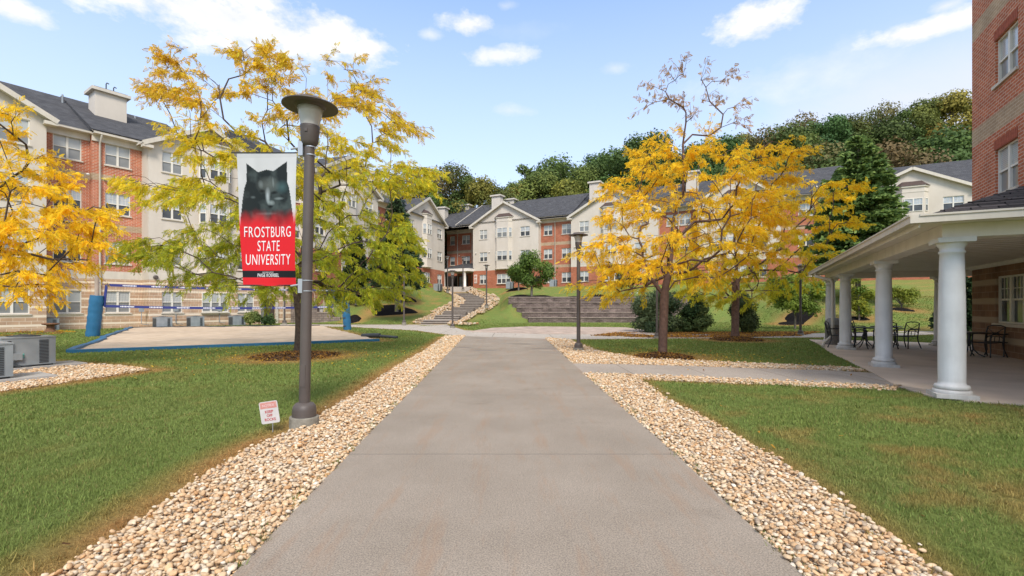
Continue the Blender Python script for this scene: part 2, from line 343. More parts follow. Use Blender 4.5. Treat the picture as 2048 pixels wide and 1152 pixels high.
# ---------------------------------------------------------------- photo pixel -> place
def G(px, py):
    Y = EYE * FPX / (py - HOR); return ((px - 1024) / FPX * Y, Y)
def P3(px, py, Y): return Vector(((px - 1024) / FPX * Y, Y, EYE + (HOR - py) / FPX * Y))
# ================================================================ TERRAIN
TX = [-60, -24, -19, -16, -12, -9.5, -1.4, -0.3, 1.6, 16, 21.5, 23, 28, 45, 90]
TP = [[(48, 0), (60, 2), (66, 4)], [(45, 0), (48, 1.9), (56, 4)], [(44.4, 0), (45.6, 1.95), (52, 4)], [(43.5, 0), (47, 1.6), (55, 4)],
      [(41, 0), (50, 2.0), (62, 4.1)], [(39.5, 0), (52, 1.66), (69, 4.1)], [(39.5, 0), (52, 1.66), (69, 4.15)], [(43.8, 0), (47.6, 2.2), (69, 4.2)],
      [(44.9, 0), (47.6, 2.36), (66, 4.2)], [(44.9, 0), (47.6, 2.36), (60, 4.2)], [(40, .25), (47.3, 2.4), (57, 4.2)], [(30, 0), (44, 2.2), (56, 4.2)],
      [(28, 0), (42, 2.4), (53, 4.25)], [(32, 0), (42, 2.5), (48, 4.3)], [(33, 0), (40, 2.6), (46, 4.4)]]
HX = [-80, -2, 12, 30, 60, 90, 140]; HZ = [9, 8, 12, 18, 22, 27, 27]
_ty = np.array([[p[0] for p in t] for t in TP]); _tz = np.array([[p[1] for p in t] for t in TP])
STAIRC = [(869, 39.8), (893, 42.6), (908, 45.4), (925, 48.3), (940, 51.2), (948, 54.1), (950, 57), (942, 60), (929, 63), (917, 66)]
STAIR = [((px - 1024) / FPX * Y + (0), Y) for px, Y in STAIRC] + [(-8.2, 70)]
def H(X, Y):
    X = np.asarray(X, float); Y = np.asarray(Y, float)
    y0, y1, y2 = (np.interp(X, TX, _ty[:, k]) for k in range(3)); z0, z1, z2 = (np.interp(X, TX, _tz[:, k]) for k in range(3))
    z = np.where(Y < y0, z0 * np.clip((Y - y0 + 8) / 8, 0, 1), np.where(Y < y1, z0 + (z1 - z0) * (Y - y0) / (y1 - y0), np.where(Y < y2, z1 + (z2 - z1) * (Y - y1) / (y2 - y1), z2)))
    c = np.clip(1.5 - distseg(X, Y, STAIR) / 1.5, 0, 1); z = z - .34 * np.clip(c * 1.6, 0, 1) * (Y > 40.2) * (Y < 66.5)
    t = np.clip((Y - 78) / 28, 0, 1); z = z + t * t * (3 - 2 * t) * np.interp(X, HX, HZ)
    return z

def hz(x, y): return float(H(x, y))
def RG(px, py, ymax=75):
    """point of the terrain seen at a pixel"""
    prev = None
    for Y in np.arange(4, ymax, .1):
        X = (px - 1024) / FPX * Y
        if EYE + (HOR - py) / FPX * Y <= hz(X, Y): return Vector((X, Y, hz(X, Y)))
    return Vector(((px - 1024) / FPX * ymax, ymax, hz((px - 1024) / FPX * ymax, ymax)))
gp = lambda L_: [G(*p) for p in L_]
PATH = gp([(330, 1300), (470, 1152), (698, 912), (930, 673), (1091, 678), (1165, 746), (1352, 912), (1600, 1152), (1753, 1300)])
CROSS = gp([(1144, 727), (1300, 731), (1640, 741), (1745, 747), (1800, 776), (1500, 762), (1270, 752), (1163, 749)])
FAR = gp([(560, 648.5), (700, 649.5), (842, 649.5), (893, 650), (930, 661), (1100, 667.5), (1280, 667.5), (1500, 667), (1640, 667), (1960, 659), (1960, 667), (1640, 675), (1350, 677), (1089, 679.5), (928, 674), (830, 661), (700, 654), (560, 652)])
PLAZA = gp([(930, 664), (985, 656), (1060, 653), (1250, 655), (1330, 665), (1280, 669), (1100, 669)])
BED_L = gp([(-130, 1300), (60, 1180), (300, 1030), (400, 962), (490, 905), (575, 868), (640, 835), (700, 797), (790, 737), (850, 702), (890, 674), (931, 672), (698, 912), (470, 1152), (330, 1300)])
BED_R = gp([(1753, 1300), (1600, 1152), (1352, 912), (1165, 748), (1270, 751), (1500, 761), (1800, 775), (1790, 782), (1500, 769), (1278, 760), (1330, 798), (1430, 850), (1560, 925), (1740, 1045), (1880, 1152), (2070, 1300)])
BED_R2 = gp([(1091, 678), (1137, 680), (1160, 690), (1195, 703), (1280, 719), (1450, 726), (1700, 737), (1735, 744), (1640, 742), (1300, 731), (1145, 728)])
BED_AC = gp([(-120, 800), (0, 784), (140, 765), (300, 741), (240, 733), (130, 728), (40, 722), (-120, 735)])
SANDP = [G(140, 706), G(758, 682.5), G(640, 652.5), G(262, 657)]
PATIOP = [(7.37 + .447 * b + .895 * a, 7.96 + .895 * b - .447 * a) for a, b in [(-.42, 14.0), (-.42, -.45), (9, -.45), (9, 14.0)]]
PATIO_EDGE = gp([(1637, 689), (1663, 708), (1745, 747), (1794, 774), (1867, 797), (1943, 805), (2048, 812)])
PATIOP = PATIO_EDGE + [(9.8, 5.9), (16, 2.5), (24, 16), (18.2, 18.4), (16.6, 20.5), (13.5, 21.6)]
# mulch mounds: px, py, radius px, kind
def mound_c(px, py): p = RG(px, py); return (p.x, p.y, p.z)
MOUNDS = [(592, 713, 80, 'n', .10, "brown leafy mulch ring round the locust tree behind the banner"), (1327, 715, 56, 'n', .10, "brown mulch ring with fallen leaves round the nearer yellow tree"),
          (1474, 680, 48, 'n', .12, "brown leaf-strewn mulch ring round the farther yellow tree"), (787, 621, 45, 'b', .35, "large black mulch mound under the pale spruce trunk on the left slope"),
          (800, 596, 32, 'b', .25, "black mulch mound higher up the left slope behind the spruce trunk"), (712, 598, 26, 'b', .2, "black mulch patch at the top of the slope by the blue volleyball post"),
          (706, 642, 17, 'b', .5, "black mulch heap at the foot of the slope behind the blue post"), (1033, 580, 22, 'b', .3, "black mulch cone under the small tree near the far brick wall"),
          (1590, 646, 34, 'b', .15, "black mulch patch on the right slope under the bright green shrub tree"), (1803, 620, 21, 'b', .12, "small black mulch patch seen between the porch columns"),
          (1716, 638, 20, 'b', .12, "black mulch patch beside the second porch column on the slope")]
MC = []
for m in MOUNDS:
    c = mound_c(m[0], m[1]); MC.append((c[0], c[1], c[2], m[2] / FPX * c[1], m[3], m[4], m[5]))
EDGES = [BED_L, BED_R, BED_R2, BED_AC]
def dryness(X, Y):
    X = np.asarray(X, float); Y = np.asarray(Y, float)
    dr = np.zeros(X.shape)
    for e, wd, s in ((BED_L[1:12], .44, 1.0), (BED_R[8:15], .24, .6), (BED_R2, .35, .55), (BED_AC, .6, .8), (SANDP[1:3], .8, .7), (STAIR, 2.6, .8), (FAR, .5, .5)):
        dr = np.maximum(dr, s * np.clip(1.25 - distseg(X, Y, e) / wd * (1), 0, 1))
    for (mx, my, mz, mr, k, h, l) in MC: dr = np.maximum(dr, .75 * np.clip(1.3 - (np.hypot(X - mx, Y - my) - mr) / .9, 0, 1))
    return dr
def fnoise(x, y, s, seed=0):
    """cheap smooth value noise, numpy"""
    x = np.asarray(x) * s + seed * 17.3; y = np.asarray(y) * s + seed * 9.1; xi = np.floor(x).astype(int); yi = np.floor(y).astype(int); fx = x - xi; fy = y - yi
    fx = fx * fx * (3 - 2 * fx); fy = fy * fy * (3 - 2 * fy)
    def h(a, b): v = np.sin(a * 127.1 + b * 311.7 + seed * 74.7) * 43758.5453; return v - np.floor(v)
    return (h(xi, yi) * (1 - fx) + h(xi + 1, yi) * fx) * (1 - fy) + (h(xi, yi + 1) * (1 - fx) + h(xi + 1, yi + 1) * fx) * fy
def fbm(x, y, s, seed=0, o=4): return sum(fnoise(x, y, s * 2 ** k, seed + k) * .5 ** k for k in range(o)) / sum(.5 ** k for k in range(o))
def grasscol(X, Y):
    n = fbm(X, Y, .45, 1); n2 = fbm(X, Y, 2.3, 5); d = dryness(X, Y) * (.55 + .9 * n2)
    right = np.clip((X - 1) / 3, 0, 1) * np.clip((10 - Y) / 4, 0, 1)          # the near right lawn is patchier
    slope = np.clip((np.asarray(H(X, Y)) - .2) / .8, 0, 1) * .35
    d = np.maximum(d, np.clip((n2 - .55) * 5, 0, 1) * (.15 + .36 * right + slope) + np.clip((n - .5) * 4, 0, 1) * (.05 + .18 * right + slope * .6))
    d = np.clip(d, 0, 1)[..., None]
    far = np.clip((Y - 6) / 14, 0, 1)[..., None]
    g = (1 - far) * np.array([.215, .262, .068]) + far * np.array([.205, .255, .062]); g2 = np.array([.165, .235, .070]); y = np.array([.44, .25, .095])
    c = g * (1 - n[..., None] * .7) + g2 * n[..., None] * .7
    return c * (1 - d) + y * d
def axis(segs):
    o = []
    for a, b, st in segs: o += list(np.arange(a, b, st))
    return np.array(o + [segs[-1][1]])
gx = axis([(-700, -200, 50), (-200, -60, 10), (-60, -30, 2), (-30, -12, .6), (-12, 12, .2), (12, 30, .5), (30, 60, 2), (60, 200, 10), (200, 700, 50)])
gy = axis([(-60, -4, 8), (-4, 14, .2), (14, 50, .4), (50, 72, .8), (72, 120, 2.5), (120, 200, 10), (200, 900, 70)])
XX, YY = np.meshgrid(gx, gy); ZZ = H(XX, YY) + (fbm(XX, YY, .8, 3) - .5) * .05 * np.clip((YY - 4) / 30, 0, 1)
nx, ny = len(gx), len(gy); ii = (np.arange(ny - 1)[:, None] * nx + np.arange(nx - 1)[None]).ravel()
gF = np.stack([ii, ii + 1, ii + 1 + nx, ii + nx], 1)
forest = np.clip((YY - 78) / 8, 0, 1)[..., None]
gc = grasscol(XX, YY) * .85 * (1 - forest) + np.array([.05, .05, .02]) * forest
m, nt, N, L, b = _nt('lawn'); b.inputs['Roughness'].default_value = .95; b.inputs['Specular IOR Level'].default_value = .05
at = N.new('ShaderNodeAttribute'); at.attribute_name = 'Col'
tc = N.new('ShaderNodeTexCoord'); n1 = N.new('ShaderNodeTexNoise'); n1.inputs['Scale'].default_value = 26; n1.inputs['Detail'].default_value = 8; n1.inputs['Roughness'].default_value = .75
L.new(tc.outputs['Object'], n1.inputs['Vector']); mp = N.new('ShaderNodeMapRange'); mp.inputs[1].default_value = .3; mp.inputs[2].default_value = .7; mp.inputs[3].default_value = .45; mp.inputs[4].default_value = 1.5
L.new(n1.outputs['Fac'], mp.inputs[0]); hs = N.new('ShaderNodeHueSaturation'); L.new(at.outputs['Color'], hs.inputs['Color']); L.new(mp.outputs[0], hs.inputs['Value']); L.new(hs.outputs[0], b.inputs['Base Color'])
bp = N.new('ShaderNodeBump'); bp.inputs['Strength'].default_value = .9; bp.inputs['Distance'].default_value = .05; L.new(n1.outputs['Fac'], bp.inputs['Height']); L.new(bp.outputs[0], b.inputs['Normal'])
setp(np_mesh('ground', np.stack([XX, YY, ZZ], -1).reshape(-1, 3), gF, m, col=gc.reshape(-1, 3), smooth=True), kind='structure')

# ---------------------------------------------------------------- paved surfaces
def slab(name, poly, z0, z1, mat, edge=None):
    a = sum(poly[i][0] * poly[(i + 1) % len(poly)][1] - poly[(i + 1) % len(poly)][0] * poly[i][1] for i in range(len(poly)))
    if a < 0: poly = poly[::-1]
    mb = MB(); mb.prism(poly, z0, z1); return setp(mb.build(name, mat), kind='structure')
def path_mat(name, c, c2, joints=None, stain=.5, wet=False):
    m, nt, N, L, b = _nt(name); b.inputs['Roughness'].default_value = .85; b.inputs['Specular IOR Level'].default_value = .25
    tc = N.new('ShaderNodeTexCoord')
    def noise(s, d, r=.6, sc=(1, 1, 1)):
        mp = N.new('ShaderNodeMapping'); mp.inputs['Scale'].default_value = sc; L.new(tc.outputs['Object'], mp.inputs[0])
        n = N.new('ShaderNodeTexNoise'); n.inputs['Scale'].default_value = s; n.inputs['Detail'].default_value = d; n.inputs['Roughness'].default_value = r; L.new(mp.outputs[0], n.inputs['Vector']); return n.outputs['Fac']
    def ramp(f, p0, p1, c0, c1):
        r = N.new('ShaderNodeValToRGB'); r.color_ramp.elements[0].position = p0; r.color_ramp.elements[1].position = p1; r.color_ramp.elements[0].color = rgba(c0); r.color_ramp.elements[1].color = rgba(c1); L.new(f, r.inputs[0]); return r.outputs[0]
    def mix(f, a, b_, mode='MIX'):
        x = N.new('ShaderNodeMixRGB'); x.blend_type = mode
        if isinstance(f, float): x.inputs[0].default_value = f
        else: L.new(f, x.inputs[0])
        for i, v in ((1, a), (2, b_)):
            if isinstance(v, tuple): x.inputs[i].default_value = rgba(v)
            else: L.new(v, x.inputs[i])
        return x.outputs[0]
    base = ramp(noise(.7, 8), .35, .65, c, c2)
    grain = ramp(noise(95, 3, .7), .36, .62, (.55, .55, .56), (1.22, 1.21, 1.19))
    col = mix(.85, base, grain, 'MULTIPLY')
    sp = ramp(noise(170, 2, .8), .58, .66, (1, 1, 1), (.45, .42, .40)); col = mix(.7, col, sp, 'MULTIPLY')
    st = ramp(noise(1.3, 8, .7, (3.4, .45, 1)), .52, .80, (0, 0, 0), (1, 1, 1)); stn = N.new('ShaderNodeMath'); stn.operation = 'MULTIPLY'; L.new(st, stn.inputs[0]); stn.inputs[1].default_value = stain
    col = mix(stn.outputs[0], col, (.30, .19, .12))
    dk = ramp(noise(.9, 9, .7), .58, .75, (1, 1, 1), (.72, .70, .68)); col = mix(.8, col, dk, 'MULTIPLY')
    if joints:
        s = N.new('ShaderNodeSeparateXYZ'); L.new(tc.outputs['Object'], s.inputs[0])
        def mth(op, a, v):
            q = N.new('ShaderNodeMath'); q.operation = op; L.new(a, q.inputs[0]); q.inputs[1].default_value = v; return q.outputs[0]
        wob = noise(6, 3); q = N.new('ShaderNodeMath'); q.operation = 'MULTIPLY_ADD'; L.new(wob, q.inputs[0]); q.inputs[1].default_value = .015; L.new(s.outputs[joints[0]], q.inputs[2])
        f = mth('LESS_THAN', mth('FLOORED_MODULO', mth('SUBTRACT', q.outputs[0], joints[1]), joints[2]), joints[3]); col = mix(f, col, (.17, .145, .12))
    if wet:
        s = N.new('ShaderNodeSeparateXYZ'); L.new(tc.outputs['Object'], s.inputs[0])
        g = N.new('ShaderNodeMapRange'); g.inputs[1].default_value = 12; g.inputs[2].default_value = 17; L.new(s.outputs[1], g.inputs[0])
        wt = ramp(noise(.8, 4, .5, (.5, 1.6, 1)), .60, .635, (0, 0, 0), (1, 1, 1)); q = N.new('ShaderNodeMath'); q.operation = 'MULTIPLY'; L.new(wt, q.inputs[0]); L.new(g.outputs[0], q.inputs[1])
        col = mix(q.outputs[0], col, (.20, .155, .12)); r = N.new('ShaderNodeMapRange'); r.inputs[3].default_value = .85; r.inputs[4].default_value = .3; L.new(q.outputs[0], r.inputs[0]); L.new(r.outputs[0], b.inputs['Roughness'])
    L.new(col, b.inputs['Base Color'])
    bp = N.new('ShaderNodeBump'); bp.inputs['Strength'].default_value = .18; bp.inputs['Distance'].default_value = .004; L.new(noise(120, 4, .7), bp.inputs['Height']); L.new(bp.outputs[0], b.inputs['Normal'])
    return m
PATHM = path_mat('path_concrete', (.285, .238, .19), (.35, .295, .24), joints=(1, 4.9, 3.25, .018), stain=.95, wet=True)
CROSSM = path_mat('cross_path_concrete', (.36, .31, .265), (.42, .365, .315), joints=(0, 4.35, 1.62, .02), stain=.25)
FARM = path_mat('far_path_concrete', (.45, .40, .34), (.50, .44, .38), joints=(0, 2.0, 3.0, .03), stain=.15)
slab('path', PATH, -.1, .022, PATHM); slab('path', CROSS, -.1, .018, CROSSM)
slab('path', FAR, -.1, .012, FARM); slab('pavement', PLAZA, -.1, .016, PAVER); slab('patio_floor', PATIOP, -.15, .03, PATIO)
def sheet(name, poly, z, mat):
    mb = MB(); mb.add([(x, y, z) for x, y in poly], [list(range(len(poly)))]); return setp(mb.build(name, mat, fix=True), kind='structure')
for bpoly in (BED_L, BED_R, BED_R2, BED_AC): sheet('rock_bed', bpoly, .006, DIRT)
# landing from the far path up to the stairs and the walk at the top
sheet('path', [G(838, 651), (STAIR[0][0] - 1.15, 39.75), (STAIR[0][0] + 1.15, 39.75), G(895, 651)], .014, FARM)
mb = MB(); mb.prism([(-8.6, 66.3), (-5.9, 66.3), (-5.4, 72.5), (-10, 73.5), (-10.6, 70.5)], 3.4, 4.24); setp(mb.build('path', FARM, fix=True), kind='structure')

# ---------------------------------------------------------------- pebbles
def pebble_templates(k=10):
    out = []
    bm = bmesh.new(); bmesh.ops.create_cube(bm, size=2); bmesh.ops.subdivide_edges(bm, edges=bm.edges, cuts=1, use_grid_fill=True)
    v0 = np.array([v.co[:] for v in bm.verts]); F = np.array([[v.index for v in f.verts] for f in bm.faces]); bm.free()
    v0 /= np.linalg.norm(v0, axis=1)[:, None]
    r = np.random.default_rng(3)
    for i in range(k):
        v = v0 * (1 + r.normal(0, .09, (len(v0), 1)))
        for _ in range(3):
            a = r.normal(size=3); a /= np.linalg.norm(a); d = v @ a; v = v - np.outer(np.clip(d - r.uniform(.55, .8), 0, None) * .8, a)
        out.append(v)
    return out, F
PT, PF = pebble_templates()
PEB_COL = np.array([[.66, .50, .33], [.70, .58, .43], [.62, .42, .25], [.72, .63, .50], [.54, .37, .22], [.68, .47, .28], [.44, .36, .28], [.70, .55, .38], [.60, .36, .18], [.74, .68, .58]])
PEB_W = np.array([5, 5, 4, 4, 3, 4, 1.6, 5, 1.3, 1.6]); PEB_W = PEB_W / PEB_W.sum()
PEBM = M_leaf('pebble', 0.0, rough=.75, spec=.3)
_n = PEBM.node_tree.nodes; _l = PEBM.node_tree.links
_tc = _n.new('ShaderNodeTexCoord'); _no = _n.new('ShaderNodeTexNoise'); _no.inputs['Scale'].default_value = 45; _no.inputs['Detail'].default_value = 4; _l.new(_tc.outputs['Object'], _no.inputs['Vector'])
_mp = _n.new('ShaderNodeMapRange'); _mp.inputs[1].default_value = .3; _mp.inputs[2].default_value = .7; _mp.inputs[3].default_value = .78; _mp.inputs[4].default_value = 1.15; _l.new(_no.outputs['Fac'], _mp.inputs[0])
_l.new(_mp.outputs[0], [n for n in _n if n.bl_idname == 'ShaderNodeHueSaturation'][0].inputs['Value'])
def pebbles(name, pts, size, label, zs=None, colmul=1.0):
    """pts (N,2), size (N,)"""
    N_ = len(pts); V = []; F = []; C = []; off = 0; tid = rng.integers(0, len(PT), N_)
    az = rng.uniform(0, 6.28, N_); ax = rng.normal(0, .3, N_); ay = rng.normal(0, .3, N_)
    S = np.stack([size * rng.uniform(.75, 1.25, N_), size * rng.uniform(.6, .95, N_), size * rng.uniform(.36, .58, N_)], 1)
    Z = (H(pts[:, 0], pts[:, 1]) if zs is None else zs) + size * rng.uniform(.15, .75, N_) + .004
    ci = rng.choice(len(PEB_COL), N_, p=PEB_W); col = PEB_COL[ci] * rng.uniform(.85, 1.12, (N_, 1)) * colmul * np.array([.93, .88, .82])
    Rm = rotmats(ax, ay, az)
    for t in range(len(PT)):
        s = tid == t
        if not s.any(): continue
        v, f = inst(PT[t], PF, Rm[s], np.column_stack([pts[s], Z[s]]), S[s]); V.append(v); F.append(f + off); off += len(v); C.append(np.repeat(col[s], len(PT[t]), 0))
    o = np_mesh(name, np.concatenate(V), np.concatenate(F), PEBM, col=np.concatenate(C), smooth=True)
    return setp(o, label, 'pebbles', kind='stuff')
def scatter(poly, dens_fn, ylim=None):
    """jittered scatter in polygon, size by distance"""
    xs = [p[0] for p in poly]; ys = [p[1] for p in poly]; out = []; sz = []
    y = min(ys)
    y = max(y, 1.2)
    while y < max(ys):
        s = dens_fn(y); st = s * 1.18
        x = np.arange(min(xs) - .1, max(xs) + .1, st); px = x + rng.uniform(-.5, .5, len(x)) * st; py = y + rng.uniform(-.5, .5, len(x)) * st
        k = inpoly(px, py, poly); out.append(np.column_stack([px[k], py[k]])); sz.append(np.full(k.sum(), s) * rng.uniform(.55, 1.25, k.sum()) * .82); y += st * .85
    return np.concatenate(out), np.concatenate(sz)
psz = lambda y: np.interp(y, [2, 6, 12, 25, 40], [.0235, .0265, .033, .06, .10])
def bedpeb(poly, label, fuzz=.06):
    p, s = scatter(poly, psz); p2, s2 = scatter(poly, lambda y: psz(y) * 1.5)
    keep = np.abs(p[:, 0]) < p[:, 1] * 1.12 + .6; keep2 = np.abs(p2[:, 0]) < p2[:, 1] * 1.12 + .6; p, s = p[keep], s[keep]; p2, s2 = p2[keep2], s2[keep2] * .8
    q = np.concatenate([p, p2]); ss = np.concatenate([s, s2]); z = np.concatenate([np.zeros(len(p)), rng.uniform(0, .035, len(p2))])
    # a few strays just beyond the edge
    k = rng.integers(0, len(q), len(q) // 14); st = q[k] + rng.normal(0, .08, (len(k), 2))
    k2 = ~inpoly(st[:, 0], st[:, 1], PATH) & ~inpoly(st[:, 0], st[:, 1], CROSS); q = np.concatenate([q, st[k2]]); ss = np.concatenate([ss, ss[k][k2]]); z = np.concatenate([z, np.zeros(k2.sum())])
    return pebbles('river_pebbles', q, ss, label, zs=z)
bedpeb(BED_L, "tan and cream river pebbles filling the bed left of the path")
bedpeb(BED_R, "tan and cream river pebbles filling the bed right of the path in the foreground")
bedpeb(BED_R2, "pale pebbles in the strip beyond the cross path by the second lamp")
bedpeb(BED_AC, "tan gravel patch in front of the two grey air conditioners")
# rocks either side of the hill stairs
qs = []; ss = []
for side in (-1, 1):
    for i in range(len(STAIR) - 1):
        a, b_ = Vector(STAIR[i]), Vector(STAIR[i + 1]); d = (b_ - a).normalized(); nrm = Vector((d.y, -d.x)) * side
        wd = (1.2 if side < 0 else 1.6) * (1.1 if 2 <= i <= 6 else .75)
        for k in range(150):
            p = a.lerp(b_, random.random()) + nrm * (1.12 + random.random() * wd); qs.append(p[:]); ss.append(random.uniform(.07, .16))
for k in range(170):
    t = random.random(); qs.append((-7.0 + t * 4.2 + random.uniform(-.3, .3), 38.9 - 2.6 * t + random.uniform(-.8, .9))); ss.append(random.uniform(.08, .16))
qs = np.array(qs); ss = np.array(ss); kk = ~inpoly(qs[:, 0], qs[:, 1], FAR) & ~((qs[:, 1] < 40) & (qs[:, 0] < STAIR[0][0] + 1.3)); pebbles('boulder_edging', qs[kk], ss[kk], "pale rounded rocks edging both sides of the hill stairs", colmul=.85, zs=H(qs[kk][:, 0], qs[kk][:, 1]) + .12)

# ---------------------------------------------------------------- mulch mounds
def mound(c, kind, h, label, grp=None):
    x0, y0, z0, r = c; n = 36; rings = 7; V = [(0, 0, h)]; F = []
    for i in range(1, rings + 1):
        t = i / rings
        for k in range(n):
            a = 2 * math.pi * k / n; rr = r * t * (1 + .10 * math.sin(a * 3 + x0) + .05 * math.sin(a * 7 + y0)); x = math.cos(a) * rr; y = math.sin(a) * rr
            z = h * (1 - t * t) + (random.uniform(-.012, .012) if t < 1 else -.03); V.append((x, y, hz(x0 + x, y0 + y) - z0 + z + .01))
    V[0] = (0, 0, h + .01)
    for k in range(n): F.append((0, 1 + k, 1 + (k + 1) % n))
    for i in range(rings - 1):
        for k in range(n): a = 1 + i * n; F.append((a + k, a + n + k, a + n + (k + 1) % n, a + (k + 1) % n))
    mb = MB(); mb.add(V, F, 0, True)
    o = mb.build('mulch_bed', MULCH_B if kind == 'b' else MULCH_N, loc=(x0, y0, z0)); setp(o, label, 'mulch bed', 'mulch beds round the trees')
    if kind == 'n':      # chips and fallen leaflets on it
        N_ = 1500; a = rng.uniform(0, 6.28, N_); q = np.sqrt(rng.uniform(0, 1.12, N_)) * r; P = np.column_stack([np.cos(a) * q, np.sin(a) * q, h * (1 - np.clip(q / r, 0, 1) ** 2) + .03])
        T = np.array([[-1, -.45, 0], [1, -.45, 0], [1, .45, .1], [-1, .45, 0]]); v, f = inst(T, np.array([[0, 1, 2, 3]]), rotmats(rng.normal(0, .5, N_), rng.normal(0, .5, N_), rng.uniform(0, 6.28, N_)), P, rng.uniform(.02, .045, N_))
        cc = np.array([[.30, .14, .035], [.45, .24, .05], [.10, .055, .03], [.05, .03, .02], [.2, .11, .05]])[rng.integers(0, 5, N_)]
        lo = np_mesh('fallen_leaves', v, f, LEAF, col=np.repeat(cc, 4, 0), parent=o); lo['kind'] = 'stuff'
    return o
for c in MC: mound(c[:4], c[4], c[5], c[6])
# leaf litter on the far paving and under the bushes
LITTER = gp([(1230, 666), (1640, 664), (1600, 673), (1440, 676), (1300, 676), (1180, 672)])
def leaf_litter(poly, n, label, s=(.03, .07), cols=([.62, .33, .05], [.45, .22, .06], [.28, .14, .05], [.15, .08, .04])):
    xs = [p[0] for p in poly]; ys = [p[1] for p in poly]; X = rng.uniform(min(xs), max(xs), n); Y = rng.uniform(min(ys), max(ys), n); k = inpoly(X, Y, poly) & (fbm(X, Y, .5, 8) > .40); k &= ~inpoly(X, Y, PATH); X = X[k]; Y = Y[k]; n = len(X)
    T = np.array([[-1, -.5, 0], [1, -.5, .1], [1, .5, 0], [-1, .5, .15]]); v, f = inst(T, np.array([[0, 1, 2, 3]]), rotmats(rng.normal(0, .35, n), rng.normal(0, .35, n), rng.uniform(0, 6.28, n)), np.column_stack([X, Y, H(X, Y) + .035]), rng.uniform(s[0], s[1], n))
    cc = np.array(cols)[rng.integers(0, len(cols), n)]; return setp(np_mesh('fallen_leaves', v, f, LEAF, col=np.repeat(cc, 4, 0)), label, 'fallen leaves', kind='stuff')
leaf_litter(LITTER, 16000, "orange brown fallen leaves along the far path under the bushes")
leaf_litter(gp([(-100, 664), (120, 662), (130, 668), (60, 672), (-100, 676)]), 2600, "bright yellow fallen leaves on the grass by the left wall")
leaf_litter(gp([(70, 662), (150, 661), (150, 665), (60, 666.5)]), 700, "yellow fallen leaves round the rusty pedestal", cols=([.75, .45, .04], [.65, .36, .04]))
leaf_litter(gp([(-100, 1140), (560, 860), (900, 665), (1000, 665), (2100, 800), (2100, 1200), (1500, 1150)]), 420, "a few stray leaves scattered over the lawns and path", s=(.012, .028))

for k_, (mi, r0_, lb) in enumerate(((0, 2.6, "yellow leaflets fallen on the lawn round the tree behind the banner"), (1, 2.0, "yellow leaflets fallen on the lawn round the nearer golden tree"))):
    cx_, cy_ = MC[mi][0], MC[mi][1]; n = 1300; a = rng.uniform(0, 6.28, n); q = 1.0 + np.abs(rng.normal(0, r0_ * .6, n)); X = cx_ + np.cos(a) * q * 1.3; Y = cy_ + np.sin(a) * q; ok = ~inpoly(X, Y, PATH) & ~inpoly(X, Y, CROSS) & ~inpoly(X, Y, SANDP); X = X[ok]; Y = Y[ok]; n = len(X)
    T = np.array([[-1, -.4, 0], [1, -.4, .1], [1, .4, 0], [-1, .4, .15]]); v, f = inst(T, np.array([[0, 1, 2, 3]]), rotmats(rng.normal(0, .35, n), rng.normal(0, .35, n), rng.uniform(0, 6.28, n)), np.column_stack([X, Y, H(X, Y) + .045]), rng.uniform(.014, .032, n))
    setp(np_mesh('fallen_leaves', v, f, LEAF, col=np.repeat(np.array([[.75, .5, .06], [.55, .34, .06], [.35, .2, .06]])[rng.integers(0, 3, n)], 4, 0)), lb, 'fallen leaves', kind='stuff')
